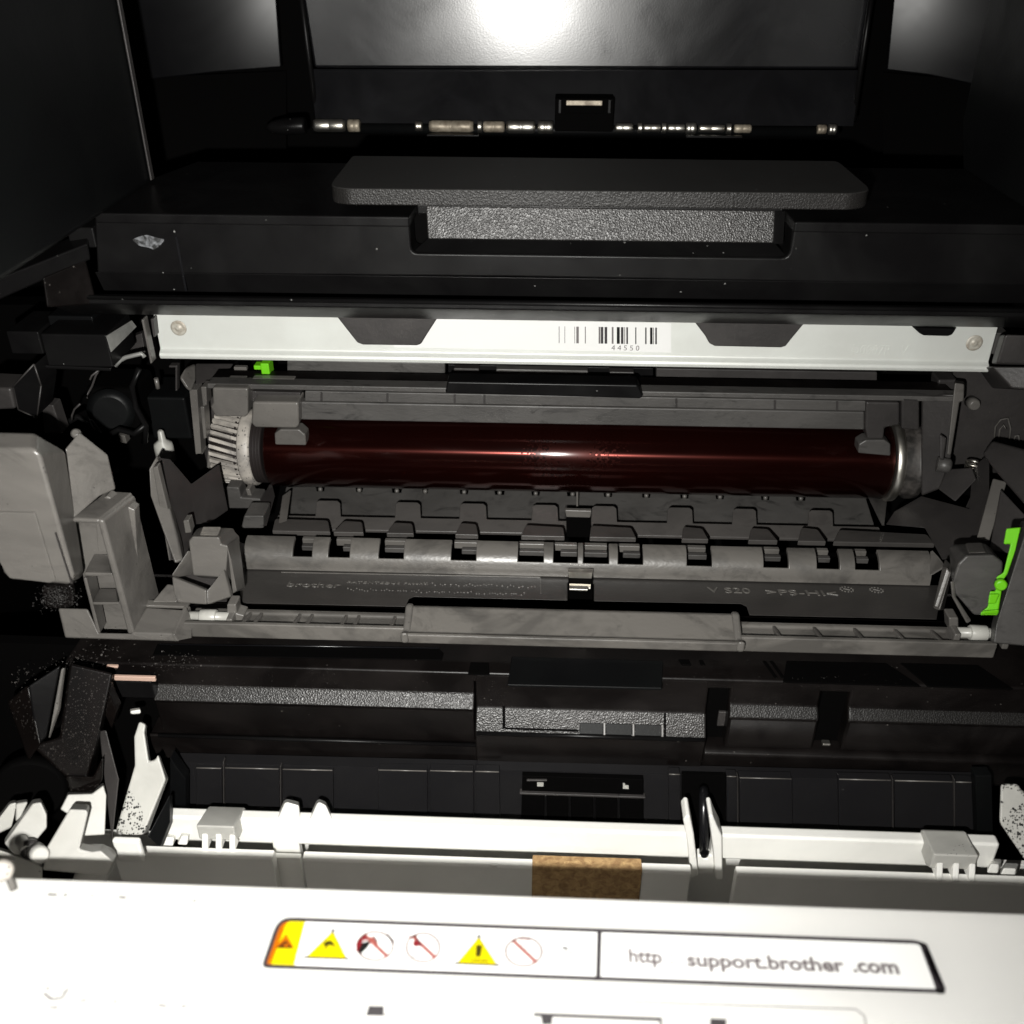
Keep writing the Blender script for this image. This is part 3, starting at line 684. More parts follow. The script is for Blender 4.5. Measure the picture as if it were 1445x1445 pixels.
prism('guide_rear_plate', [AP(px, r) for px, r in top], (0, 0, -0.0015), 'grey_dusty', DRM, 0.0003)
for nx, nw in notches[:]:
    if nw: lathe('guide_stud', [(0, 0.0009), (0.0012, 0.0009), (0.0016, 0.0004)], AP(nx, 696)-Vector((0, 0, 0.0006)), (0, 0, 1), 'grey_plastic', DRM, 10)
# plate B: a strip with tabs that reach up over plate A
off = Vector((0, 0, 0.0013))
tabs = [(445, 481), (557, 594), (648, 687), (750, 788), (834, 871), (941, 978), (1033, 1068), (1140, 1176)]
bt = [(392, 733)]
for t0, t1 in tabs:
    bt += [(t0, 733), (t0+1, 714), (t0+5, 711), (t1-5, 711), (t1-1, 714), (t1, 733)]
bt += [(1240, 733), (1250, 752), (386, 752)]
bt = [p for p in bt]
YB0, YB1 = 0.3150, 0.3270
zB0, zB1 = zrow(757, YB0), zrow(711, YB1)
def BP(px, row):
    n = Vector((0, zB1-zB0, -(YB1-YB0))); p0 = Vector((0, YB0, zB0))
    d = ray(px, grow(row, px)); return d*(p0.dot(n)/d.dot(n))
prism('guide_middle_plate', [BP(px, r) for px, r in bt], (0, 0, -0.0012), 'grey_floor', DRM, 0.0003)
# gap strip: dark trough below plate B
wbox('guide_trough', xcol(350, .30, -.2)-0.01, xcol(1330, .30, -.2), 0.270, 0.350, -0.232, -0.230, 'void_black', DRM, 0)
# plate C: separate paper guide teeth in front of the trough
YC = 0.3030
teeth = [[(388, 740), (463, 741), (466, 762), (384, 762)], [(485, 741), (511, 742), (513, 760), (470, 760)], [(556, 742), (582, 743), (584, 760), (545, 760)],
         [(650, 741), (672, 742), (675, 760), (642, 760)], [(742, 742), (795, 744), (797, 763), (735, 762)], [(834, 741), (891, 743), (898, 762), (832, 762)],
         [(964, 740), (991, 742), (1000, 759), (962, 758)], [(1060, 740), (1084, 741), (1098, 759), (1056, 758)], [(1131, 738), (1154, 740), (1166, 758), (1126, 757)],
         [(1184, 740), (1308, 744), (1320, 764), (1176, 760)]]
for t in teeth:
    pts = [(px, grow(r-2 if i < 2 else 755.5, px)) for i, (px, r) in enumerate(t)]
    ZC = zrow(750, YC)
    prism('guide_tooth', [PZ(px, py, ZC) for px, py in fillet(pts, [3, 3, 0, 0], 2)], (0, 0, -0.0020), 'grey_floor', DRM, 0.0004)
# middle gap: dark slabs on the plates stand for its shade; bridge, thin rib
gp_ = [AP(x, r)+Vector((0, 0, 0.0004)) for x, r in ((798, 712), (836, 712), (838, 739), (796, 739))]
prism('guide_gap_shade', gp_, (0, 0, -0.001), 'grey_dark', DRM, 0.0002)
prism('guide_gap_shade', [BP(x, r)+Vector((0, 0, 0.0005)) for x, r in ((799, 726), (833, 726), (836, 754), (799, 754))], (0, 0, -0.0012), 'void_black', DRM, 0)
prism_y('gap_bridge', [(797, 720), (835, 721), (833, 731), (799, 730)], 0.3195, 0.002, 'grey_plastic', DRM, 0.0004)
prism_y('gap_rib', [(813, 690), (816, 690), (816, 716), (813, 716)], 0.3330, 0.006, 'grey_plastic', DRM, 0.0003)
# tall flank of the guide at its left and right
hexa('guide_flank', [(398, 700, 0.322), (408, 692, 0.328), (402, 735, 0.304), (393, 738, 0.302)], [(402, 700, 0.322), (411, 692, 0.328), (405, 735, 0.304), (397, 738, 0.302)], 'grey_plastic', DRM, 0.0002)
hexa('guide_flank', [(365, 712, 0.315), (380, 684, 0.326), (384, 700, 0.326), (372, 742, 0.300), (362, 742, 0.300)], [(369, 712, 0.315), (384, 684, 0.326), (388, 700, 0.326), (376, 742, 0.300), (366, 742, 0.300)], 'grey_dark', DRM, 0.0003)
G('gear_cradle', [(319, 687), (337, 688), (340, 702), (367, 704), (370, 718), (323, 718)], 0.318, 0.008, 'grey_dusty', 0.0006)
G('gear_cradle', [(346, 690), (352, 690), (356, 702), (350, 702)], 0.320, 0.006, 'grey_plastic', 0.0004)
G('cradle_foot', [(344, 728), (372, 728), (372, 746), (340, 746)], 0.300, 0.010, 'grey_dusty', 0.0006)
hexa('guide_end_wall', [(1228, 702, 0.326), (1248, 706, 0.328), (1244, 742, 0.306), (1224, 700, 0.326)], [(1234, 702, 0.326), (1252, 706, 0.328), (1248, 742, 0.306), (1230, 700, 0.326)], 'grey_dusty', DRM, 0.0003)
# broad dark inner cheek on the right
hexa('inner_cheek', [(1262, 722, 0.318), (1300, 700, 0.322), (1368, 718, 0.305), (1372, 660, 0.318), (1396, 640, 0.318), (1396, 776, 0.282), (1330, 790, 0.278), (1305, 745, 0.298), (1250, 740, 0.304)],
     [(1262, 722, 0.330), (1300, 700, 0.334), (1368, 718, 0.317), (1372, 660, 0.330), (1396, 640, 0.330), (1396, 776, 0.294), (1330, 790, 0.290), (1305, 745, 0.310), (1250, 740, 0.316)], 'grey_dark', DRM, 0.0003)
hexa('cheek_rib', [(1401, 675, 0.300), (1421, 680, 0.298), (1396, 764, 0.278), (1378, 760, 0.280)], [(1401, 675, 0.306), (1421, 680, 0.304), (1396, 764, 0.284), (1378, 760, 0.286)], 'grey_plastic', DRM, 0.0005)
hexa('cheek_block', [(1324, 690, 0.308), (1348, 708, 0.302), (1378, 676, 0.306), (1372, 660, 0.312), (1336, 662, 0.314)], [(1324, 690, 0.316), (1348, 708, 0.310), (1378, 676, 0.314), (1372, 660, 0.320), (1336, 662, 0.322)], 'grey_dark', DRM, 0.0005)
hexa('cheek_outer', [(1386, 640, 0.306), (1400, 622, 0.310), (1470, 640, 0.290), (1470, 740, 0.270), (1404, 664, 0.296)], [(1386, 640, 0.316), (1400, 622, 0.320), (1470, 640, 0.300), (1470, 740, 0.280), (1404, 664, 0.306)], 'grey_dark', DRM, 0.0010)
hexa('cheek_panel', [(1412, 690, 0.290), (1470, 752, 0.268), (1470, 790, 0.262), (1396, 776, 0.276)], [(1412, 690, 0.30), (1470, 752, 0.278), (1470, 790, 0.272), (1396, 776, 0.286)], 'grey_dark', DRM, 0.0005)

# ---- curved chute with slots
# profile rows (measured at the middle of the picture) -> (Y, Z)
yq, zq = 0.2835, zrow(790, 0.2835); ra_ = 0.0080; e34 = math.radians(34)
cyc, czc = yq+ra_*math.cos(e34), zq-ra_*math.sin(e34)
dense = []
for k in range(25):
    th = math.radians(90-k*90/24)
    dense.append((cyc-ra_*math.cos(th), czc+ra_*math.sin(th)))
dense.append((dense[-1][0]-0.0003, dense[-1][1]-0.0012))
cprof = dense
slots = [(414, 441), (464, 494), (535, 570), (637, 672), (731, 767), (781, 815), (823, 859), (872, 907), (969, 1004), (1077, 1112), (1152, 1184), (1206, 1240)]
x_l, x_r = xcol(345, 0.285, zrow(785, 0.285)), xcol(1312, 0.284, zrow(800, 0.284))
cols = [x_l]
win = []
for s0, s1 in slots:
    zz = zrow(785, 0.285)
    a0, a1 = xcol(s0, 0.285, zz), xcol(s1, 0.285, zz)
    win.append(len(cols)); cols += [a0, a1]
cols.append(x_r)
v, f = [], []
for Y, Z in dense:
    for X in cols: v.append(Vector((X, Y, Z)))
nc = len(cols)
ibot = 16                                      # slots end here
for r in range(len(dense)-1):
    for c in range(nc-1):
        if c in win and r < ibot: continue
        f.append([r*nc+c, r*nc+c+1, (r+1)*nc+c+1, (r+1)*nc+c])
chute = mesh('paper_chute', v, f, 'grey_smudged', DRM)
# face upwards / towards the front, thickness inwards
for p in chute.data.polygons: p.use_smooth = True
bm = bmesh.new(); bm.from_mesh(chute.data)
if sum(fc.normal.z for fc in bm.faces) < 0: bmesh.ops.reverse_faces(bm, faces=bm.faces)
bm.to_mesh(chute.data); bm.free()
finish(chute, 0.0, solid=0.0016, off=-1)
m_ = chute.modifiers.new('bevel', 'BEVEL'); m_.width = 0.0003; m_.segments = 2; m_.limit_method = 'ANGLE'; m_.angle_limit = math.radians(50); m_.harden_normals = True
# steps seen through the slots
for k, (i0) in enumerate(win):
    a0, a1 = cols[i0]-0.0004, cols[i0+1]+0.0002
    wbox('slot_step', a0, a1, 0.2985, 0.3005, zrow(776, .2985), zrow(767, .2985), 'grey_plastic', chute, 0.0003)
    wbox('slot_step', a0+(0.003 if k % 2 else 0.0005), a1, 0.2950, 0.2970, zrow(784, .2950), zrow(777.5, .2950), 'grey_dusty', chute, 0.0003)
# chute ends
hexa('chute_end', [(338, 764, 0.292), (347, 768, 0.2915), (345, 803, 0.2795), (330, 782, 0.284)], [(334, 764, 0.292), (342, 768, 0.2915), (340, 803, 0.2795), (326, 782, 0.284)], 'grey_plastic', DRM, 0.0003)
hexa('chute_end', [(1312, 778, 0.2905), (1322, 788, 0.287), (1330, 800, 0.281), (1312, 812, 0.279)], [(1316, 776, 0.2905), (1326, 788, 0.287), (1336, 800, 0.281), (1316, 812, 0.279)], 'grey_plastic', DRM, 0.0003)

# ---- floor panel with moulded writing
Yf1, Yf0 = 0.2822, 0.2520
zf1, zf0 = zrow(813.0, Yf1), zrow(866, Yf0)
def FP(px, py):
    n = Vector((0, zf1-zf0, -(Yf1-Yf0))); p0 = Vector((0, Yf0, zf0))
    d = ray(px, py); return d*(p0.dot(n)/d.dot(n))
fl_pts = [(330, 802), (1330, 826), (1322, 874), (1058, 868), (1054, 856), (1046, 852), (838, 848), (838, 824), (801, 822), (801, 847), (584, 842), (577, 845), (572, 856), (342, 851)]
floor = prism('floor_panel', [FP(x, y) for x, y in fl_pts], (0, 0.0006, -0.0006), 'grey_floor', DRM, 0.0002)
fu = Vector((1, 0, 0)); fv = (Vector((0, Yf1, zf1))-Vector((0, Yf0, zf0))).normalized(); fn = fu.cross(fv)
mb = MB()
def ftext(s, px, py, size, stretch=1.0, **kw): mb.text(s, size, FP(px, py)+fn*0.00002, fu*stretch, fv, fn, 'grey_plastic', extrude=0.00022, **kw)
ftext('brother', 403, 827.5, 0.0054, 1.08, offset=0.00002)
ftext('PATENTED', 489, 823.0, 0.0024, 1.15, space=1.15)
ftext('US Patent,', 551, 824.2, 0.0024, 1.1, space=1.15)
mb.build('moulded_writing', floor); mb = MB()
random.seed(9)                                   # the rest is too worn to read: broken strokes of two small lines
for (xa, xb, ya, yb) in ((598, 756, 824.5, 828.6), (490, 742, 832.3, 838.8)):
    x = xa
    while x < xb:
        y = ya+(x-xa)/(xb-xa)*(yb-ya); w = random.uniform(1.0, 2.2); h = random.choice((1.2, 1.8, 2.4, 3.2))
        yo = random.choice((0, 0, -1.6, 1.4))
        mb.prism([FP(x, y+yo), FP(x+w, y+yo+0.03), FP(x+w, y+yo-h*.5), FP(x, y+yo-h*.5)], fn*0.00028, 'grey_plastic')
        x += w+random.choice((1.8, 2.4, 3.0, 6.0))
mb.build('worn_writing', floor)['kind'] = 'stuff'; mb = MB()
ftext('V S20', 1000, 836.0, 0.0062, 1.0)
ftext('>PS-HI<', 1081, 839, 0.0062, 1.15)
mb.build('moulded_writing', floor)
# frame line around the writing, two round date stamps
mb = MB()
mb.prism([FP(x, y)+fn*0.00003 for x, y in ((397, 807.4), (762, 814.4), (762, 815.4), (397, 808.4))], fn*0.00028, 'grey_plastic')
mb.prism([FP(x, y)+fn*0.00003 for x, y in ((761.5, 814.4), (763, 814.4), (764, 838), (762.5, 838))], fn*0.00012, 'grey_plastic')
mb.build('writing_border', floor)
for (cx, cy) in ((1195, 832), (1237, 833)):
    mb = MB(); c = FP(cx, cy)
    for k in range(12):
        a = 2*math.pi*k/12
        p = c+(fu*math.cos(a)+fv*math.sin(a))*0.0021
        mb.prism([p+(fu*math.cos(b)+fv*math.sin(b))*0.00036 for b in (0.3, 1.9, 3.4, 5.0)], fn*0.0003, 'grey_plastic')
    mb.prism([c+fu*a+fv*b for a, b in ((-.0011, .0004), (-.0009, .0006), (.0011, -.0003), (.0009, -.0006))], fn*0.0003, 'grey_plastic')
    mb.build('date_stamp', floor)
# metal contact in the notch
notch = hexa('notch_well', [(802, 806, 0.2780), (836, 807, 0.2780), (836, 846, 0.262), (802, 845, 0.262)], [(802, 806, 0.284), (836, 807, 0.284), (836, 846, 0.275), (802, 845, 0.275)], 'void_black', DRM, 0)
mesh('contact_spring', [pt(p) for p in [(801, 804, 0.2795), (837, 804.6, 0.2795), (836, 809, 0.2745), (802, 808, 0.2745), (834, 822, 0.2742), (803, 821, 0.2742), (833, 831, 0.266), (804, 830, 0.266)]],
     [[0, 1, 2, 3], [3, 2, 4, 5], [5, 4, 6, 7]], 'steel', DRM, solid=0.0005)
prism_y('contact_tip', [(803, 831), (830, 832), (829, 834.5), (804, 833.5)], 0.2610, 0.002, 'steel', DRM, 0.0002)
# black plate between floor and front bar, the gap's shadow in its colour
wbox('front_gap_shade', xcol(330, .245, -.19), xcol(1345, .245, -.19), 0.2395, 0.2515, zf0-0.016, zf0-0.012, 'void_black', DRM, 0)

# ---- front bar with handle
Yb = 0.2350
def brow(r, px): return r+(px-722)*0.0205
def bline(p0, p1, r0, r1): return [(p0, brow(r0, p0)), (p1, brow(r0, p1)), (p1, brow(r1, p1)), (p0, brow(r1, p0))]
zb1, zb0 = zrow(891, Yb), zrow(911, Yb)
xb0, xb1 = xcol(262, Yb, zb0), xcol(1402, Yb, zb0)
xh0, xh1 = xcol(571, Yb-0.003, zrow(880, Yb)), xcol(1046, Yb-0.003, zrow(880, Yb))
zl = zrow(870, Yb+0.0108)
for (a0, a1) in ((xb0, xh0+0.0005), (xh1-0.0005, xb1)):
    ext_x('front_rail', [(Yb, zb1), (Yb, zb0), (Yb+0.004, zb0-0.0005), (Yb+0.0115, zb0), (Yb+0.0115, zl), (Yb+0.0098, zl), (Yb+0.0092, zb1-0.0034), (Yb+0.0020, zb1-0.0034), (Yb+0.0016, zb1)], a0, a1, 'grey_smudged', DRM, 0.0005)
ribs = [(361, -1), (416, -1), (434, -1), (483, -1), (501, -1), (553, -1), (1099, 1), (1157, 1), (1215, 1), (1273, 1), (1326, 1), (345, 1)]
for px, s in ribs:
    X = xcol(px, Yb+0.004, zb1)
    t = 0.0011
    ext_x('rail_rib', [(Yb+0.0010, zb1-0.0003), (Yb+0.0100, zl-0.0002), (Yb+0.0100, zb1-0.0036), (Yb+0.001, zb1-0.0036)], X-t/2, X+t/2, 'grey_plastic', DRM, 0.0003)
zh = zrow(860, Yb+0.0078)
hprof = [(Yb-0.004, zrow(897, Yb-0.004)), (Yb-0.0045, zrow(901, Yb-0.0045)), (Yb-0.004, zrow(911, Yb-0.004)), (Yb+0.001, zrow(913, Yb)), (Yb+0.0092, zrow(913, Yb)), (Yb+0.0092, zh-0.0004), (Yb+0.0078, zh), (Yb-0.0005, zrow(894, Yb))]
han = ext_x('handle_bar', hprof, xh0, xh1, 'grey_smudged', DRM, 0.0014, 3)
# rim cheeks of the handle tray
for (a, s) in ((xh0, -1), (xh1, 1)):
    ext_x('handle_rim', [(Yb-0.0050, zrow(897, Yb-0.005)), (Yb-0.0052, zrow(911, Yb-0.005)), (Yb+0.002, zrow(915, Yb)), (Yb+0.0096, zrow(913, Yb)), (Yb+0.0096, zh+0.0003), (Yb+0.0074, zh+0.0009), (Yb-0.001, zrow(892, Yb))], a-0.0012, a+0.0012, 'grey_plastic', han, 0.0009, 3)
    pass
prism_y('handle_clip', [(795, 905), (826, 906), (820, 911), (802, 911)], Yb-0.0015, 0.006, 'grey_plastic', han, 0.0004)
# white rollers at both ends of the bar
for (c0, c1, cy, rr) in ((283, 306, 870, .0023), (1368, 1392, 893, .0024)):
    Yk = Yb+0.006
    zc = PY((c0+c1)/2, cy, Yk).z
    X0, X1 = xcol(c0, Yk, zc), xcol(c1, Yk, zc)
    rl = lathe('bar_roller', [(0, rr*.9), (0.0003, rr), (X1-X0-.0003, rr), (X1-X0, rr*.9)], (X0, Yk, zc), (1, 0, 0), 'roller_white', DRM, 28)
    lathe('roller_axle', [(0, .0016), (X1-X0+0.011, .0016)], (X0-0.0055, Yk, zc), (1, 0, 0), 'roller_white', rl, 16)
    for xx in (X0-0.0058, X1+0.0040):
        wbox('axle_bearing', xx, xx+0.0020, Yk-0.0034, Yk+0.003, zc-0.0035, zc+0.0018, 'grey_plastic', rl, 0.0005)
G('bar_post', [(320, 853), (333, 853), (334, 866), (345, 869), (337, 886), (320, 885)], Yb+0.006, 0.005, 'grey_plastic', 0.0005)
G('bar_post', [(1339, 872), (1353, 872), (1353, 890), (1340, 892)], Yb+0.007, 0.005, 'grey_plastic', 0.0005)

# ---- left corner: big grip block, ribbed foot
hexa('grip_block', [(-70, 634, .2150), (46, 634, .2150), (57, 640, .2150), (106, 815, .2150), (99, 825, .2150), (13, 818, .2150), (5, 808, .2150), (-40, 660, .2150)],
     [(-70, 606, .2230), (50, 610, .2230), (93, 635, .2330), (119, 808, .2330), (112, 818, .2320), (20, 806, .2240), (10, 798, .2230), (-40, 650, .2230)], 'grey_plastic', DRM, 0.0016, 3)
gp = [(-40, 722), (49, 724), (78, 820), (70, 823), (13, 816), (6, 806)]
prism_y('grip_panel', gp, 0.2143, 0.0010, 'grey_plastic', DRM, 0.0003)
prism_y('grip_groove', [(77, 752), (79, 752), (102, 824), (100, 824)], 0.2146, 0.0008, 'grey_dark', DRM, 0)
# triangular fin behind the block
hexa('corner_fin', [(92, 634, 0.2390), (112, 610, 0.2440), (152, 642, 0.2460), (163, 690, 0.2420), (140, 700, 0.2380), (100, 735, 0.2300)],
     [(92, 634, 0.2440), (112, 610, 0.2490), (152, 642, 0.2510), (163, 690, 0.2470), (140, 700, 0.2430), (100, 735, 0.2350)], 'grey_plastic', DRM, 0.0004)
lathe('fin_tip', [(0, 0.0014), (0.002, 0.0014), (0.0026, 0.0008)], PY(109, 614, 0.247), (0.2, -0.6, 0.6), 'grey_plastic', DRM, 14)
# stepped foot: top slab, slanted wall, ribs
hexa('foot_top', [(100, 731, 0.2300), (140, 733, 0.2300), (188, 694, 0.2480), (150, 692, 0.2480)], [(101, 738, 0.2300), (141, 740, 0.2300), (188, 702, 0.2480), (150, 700, 0.2480)], 'grey_plastic', DRM, 0.0008)
hexa('foot_wall', [(136, 733, 0.2300), (146, 734, 0.2302), (190, 895, 0.2290), (180, 896, 0.2290)], [(180, 694, 0.2480), (192, 700, 0.2480), (226, 840, 0.2520), (216, 850, 0.2520)], 'grey_plastic', DRM, 0.0008)
hexa('foot_wall', [(117, 816, 0.2290), (122, 815, 0.2290), (142, 894, 0.2290), (137, 895, 0.2290)], [(130, 800, 0.2400), (134, 800, 0.2400), (150, 880, 0.2400), (146, 880, 0.2400)], 'grey_plastic', DRM, 0.0004)
hexa('foot_shelf', [(119, 808, 0.2290), (158, 809, 0.2290), (160, 814, 0.2290), (120, 813, 0.2290)], [(132, 782, 0.2420), (152, 782, 0.2420), (154, 790, 0.2420), (133, 790, 0.2420)], 'grey_plastic', DRM, 0.0004)
hexa('foot_shelf', [(130, 850, 0.2290), (168, 850, 0.2290), (169, 854, 0.2290), (131, 854, 0.2290)], [(140, 830, 0.2410), (164, 830, 0.2410), (165, 834, 0.2410), (141, 834, 0.2410)], 'grey_plastic', DRM, 0.0004)
prism_y('foot_back', [(100, 738), (150, 700), (190, 720), (200, 890), (150, 896), (118, 820)], 0.2430, 0.004, 'grey_plastic', DRM, 0.0004)
prism_y('foot_strip', [(135, 734), (144, 735), (150, 780), (138, 780)], 0.2310, 0.002, 'grey_plastic', DRM, 0.0003)
hexa('foot_base', [(82, 858, 0.2340), (124, 859, 0.2340), (140, 893, 0.2285), (186, 894, 0.2285), (246, 896, 0.2285), (254, 905, 0.2285), (92, 900, 0.2285)],
     [(82, 858, 0.2440), (124, 859, 0.2440), (140, 893, 0.2440), (186, 894, 0.2440), (246, 896, 0.2440), (254, 905, 0.2440), (92, 900, 0.2440)], 'grey_plastic', DRM, 0.0006)
# tray right of the foot
hexa('foot_tray', [(184, 893, 0.2285), (248, 895, 0.2285), (264, 860, 0.2400), (206, 856, 0.2400)], [(184, 899, 0.2285), (248, 901, 0.2285), (264, 868, 0.2400), (206, 864, 0.2400)], 'grey_plastic', DRM, 0.0007)
hexa('foot_tray_side', [(246, 895, 0.2283), (263, 856, 0.2400), (271, 874, 0.2400), (271, 900, 0.2300), (250, 904, 0.2283)], [(242, 895, 0.2283), (259, 856, 0.2400), (267, 874, 0.2400), (267, 900, 0.2300), (246, 904, 0.2283)], 'grey_plastic', DRM, 0.0005)
prism_y('foot_tray_lip', [(204, 854), (264, 856), (265, 860), (205, 858)], 0.2410, 0.003, 'grey_plastic', DRM, 0.0004)
# V-shaped side plate
side = hexa('side_plate', [(222, 646, 0.283), (240, 648, 0.285), (270, 683, 0.292), (309, 655, 0.306), (322, 720, 0.306), (296, 738, 0.290), (275, 740, 0.284), (262, 792, 0.262), (240, 790, 0.262)],
     [(222, 646, 0.287), (240, 648, 0.289), (270, 683, 0.296), (309, 655, 0.310), (322, 720, 0.310), (296, 738, 0.294), (275, 740, 0.288), (262, 792, 0.266), (240, 790, 0.266)], 'grey_dark', DRM, 0.0004)
hexa('side_plate_edge', [(210, 662, 0.276), (222, 641, 0.282), (226, 660, 0.281), (252, 760, 0.264), (258, 790, 0.258), (246, 796, 0.257), (212, 700, 0.272)],
     [(214, 662, 0.281), (226, 641, 0.287), (230, 660, 0.286), (256, 760, 0.269), (262, 790, 0.263), (250, 796, 0.262), (216, 700, 0.277)], 'grey_plastic', DRM, 0.0009, 2)
prism_y('side_plate_rail', [(215, 660), (222, 658), (246, 756), (244, 790), (238, 792)], 0.2575+0.012, 0.003, 'grey_plastic', DRM, 0.0004)
prism_y('side_block', [(258, 735), (266, 734), (270, 752), (261, 753)], 0.270, 0.004, 'grey_plastic', DRM, 0.0004)
# roller bearing tower on the left
tw = hexa('bearing_tower', [(266, 764, 0.252), (271, 757, 0.252), (309, 758, 0.252), (312, 768, 0.252), (322, 770, 0.252), (318, 815, 0.250), (272, 812, 0.250)],
     [(276, 748, 0.266), (282, 744, 0.266), (330, 745, 0.266), (332, 750, 0.266), (338, 756, 0.266), (342, 822, 0.264), (290, 818, 0.264)], 'grey_plastic', DRM, 0.0006)
hexa('tower_cap', [(281, 756, 0.2535), (307, 757, 0.2535), (307, 760, 0.2535), (281, 759, 0.2535)], [(286, 743, 0.262), (312, 743, 0.262), (312, 748, 0.262), (286, 748, 0.262)], 'gear_white', tw, 0.0006)
hexa('tower_side', [(320, 768, 0.251), (326, 790, 0.250), (334, 834, 0.249), (328, 838, 0.249)], [(336, 758, 0.264), (340, 780, 0.262), (346, 828, 0.256), (342, 832, 0.256)], 'grey_plastic', tw, 0.0004)
hexa('tower_wing', [(242, 812, 0.247), (266, 776, 0.252), (270, 780, 0.253), (247, 816, 0.248)], [(246, 812, 0.252), (270, 776, 0.257), (274, 806, 0.257), (270, 812, 0.256)], 'grey_plastic', tw, 0.0004)
hexa('tower_tray', [(242, 813, 0.246), (291, 833, 0.242), (292, 853, 0.241), (246, 850, 0.2415)], [(246, 812, 0.2485), (295, 831, 0.2445), (296, 853, 0.2435), (250, 850, 0.244)], 'grey_plastic', tw, 0.0006)
hexa('tower_wing', [(292, 853, 0.241), (292, 834, 0.242), (316, 803, 0.250), (326, 842, 0.246)], [(296, 853, 0.243), (296, 834, 0.244), (320, 803, 0.252), (330, 842, 0.248)], 'grey_plastic', tw, 0.0004)
prism_y('tower_floor', [(250, 800), (320, 800), (320, 850), (250, 850)], 0.2580, 0.003, 'grey_dark', tw, 0.0003)
hexa('tray_link', [(214, 850, 0.240), (236, 824, 0.246), (246, 826, 0.246), (250, 850, 0.240)], [(218, 850, 0.243), (240, 824, 0.249), (250, 826, 0.249), (254, 850, 0.243)], 'grey_plastic', tw, 0.0005)

# ---- right corner: bearing tower, side plate, green lever
tr = hexa('bearing_tower', [(1352, 795, 0.2440), (1364, 784, 0.2440), (1402, 783, 0.2440), (1416, 793, 0.2440), (1412, 835, 0.2420), (1396, 868, 0.2400), (1374, 868, 0.2400), (1348, 838, 0.2420), (1343, 820, 0.2430)],
     [(1338, 772, 0.2600), (1346, 768, 0.2620), (1390, 766, 0.2620), (1402, 778, 0.2600), (1412, 830, 0.2560), (1396, 860, 0.2540), (1374, 860, 0.2540), (1350, 832, 0.2540), (1346, 812, 0.2540)], 'grey_dusty', DRM, 0.0008)
hexa('tower_cap', [(1366, 780, 0.2475), (1392, 779, 0.2475), (1392, 784, 0.2475), (1366, 784, 0.2475)], [(1362, 766, 0.2590), (1386, 765, 0.2590), (1386, 772, 0.2590), (1362, 772, 0.2590)], 'grey_plastic', tr, 0.0006)
hexa('tower_side', [(1330, 800, 0.2560), (1342, 806, 0.2480), (1326, 862, 0.2440), (1316, 858, 0.2460)], [(1334, 786, 0.2640), (1346, 800, 0.2560), (1332, 862, 0.2520), (1322, 858, 0.2540)], 'grey_plastic', tr, 0.0006)
hexa('tower_rail', [(1336, 800, 0.2490), (1341, 808, 0.2480), (1324, 858, 0.2435), (1318, 856, 0.2440)], [(1338, 800, 0.2530), (1343, 808, 0.2520), (1326, 858, 0.2475), (1320, 856, 0.2480)], 'grey_plastic', tr, 0.0004)
hexa('tower_leg', [(1341, 820, 0.2425), (1347, 820, 0.2425), (1349, 842, 0.2415), (1371, 876, 0.2395), (1364, 880, 0.2390), (1343, 842, 0.2415)], [(1341, 820, 0.2465), (1347, 820, 0.2465), (1349, 842, 0.2455), (1371, 876, 0.2435), (1364, 880, 0.2430), (1343, 842, 0.2455)], 'grey_plastic', tr, 0.0005)
hexa('corner_plate', [(1407, 880, 0.2320), (1452, 735, 0.2520), (1520, 735, 0.2520), (1520, 918, 0.2280), (1401, 907, 0.2320)], [(1399, 880, 0.2420), (1440, 735, 0.2620), (1520, 735, 0.2620), (1520, 918, 0.2380), (1395, 907, 0.2420)], 'grey_dusty', DRM, 0.0006)
gl = hexa('lock_lever', [(1420, 746, 0.2420), (1441, 744, 0.2425), (1433, 776, 0.2415), (1422, 810, 0.2395), (1416, 818, 0.2390), (1408, 868, 0.2340), (1383, 868, 0.2345), (1384, 864, 0.2350), (1394, 856, 0.2360), (1397, 834, 0.2375), (1405, 834, 0.2380), (1406, 814, 0.2390), (1416, 808, 0.2395), (1426, 768, 0.2420), (1416, 768, 0.2420)],
     [(p[0], p[1], p[2]+0.003) for p in [(1420, 746, 0.2420), (1441, 744, 0.2425), (1433, 776, 0.2415), (1422, 810, 0.2395), (1416, 818, 0.2390), (1408, 868, 0.2340), (1383, 868, 0.2345), (1384, 864, 0.2350), (1394, 856, 0.2360), (1397, 834, 0.2375), (1405, 834, 0.2380), (1406, 814, 0.2390), (1416, 808, 0.2395), (1426, 768, 0.2420), (1416, 768, 0.2420)]], 'green_plastic', DRM, 0.0005)
lathe('lever_boss', [(0, 0.0017), (0.0016, 0.0017), (0.002, 0.0012)], PY(1411, 823, 0.2385), (-0.2, -1, 0.2), 'green_plastic', gl, 20)
hexa('lever_step', [(1388, 862, 0.2335), (1410, 860, 0.2335), (1409, 866, 0.2335), (1384, 867, 0.2335)], [(1388, 862, 0.236), (1410, 860, 0.236), (1409, 866, 0.236), (1384, 867, 0.236)], 'green_plastic', gl, 0.0004)
hexa('lever_step', [(1396, 838, 0.2362), (1411, 838, 0.2362), (1405, 852, 0.2352), (1394, 852, 0.2352)], [(1396, 838, 0.239), (1411, 838, 0.239), (1405, 852, 0.238), (1394, 852, 0.238)], 'green_plastic', gl, 0.0004)

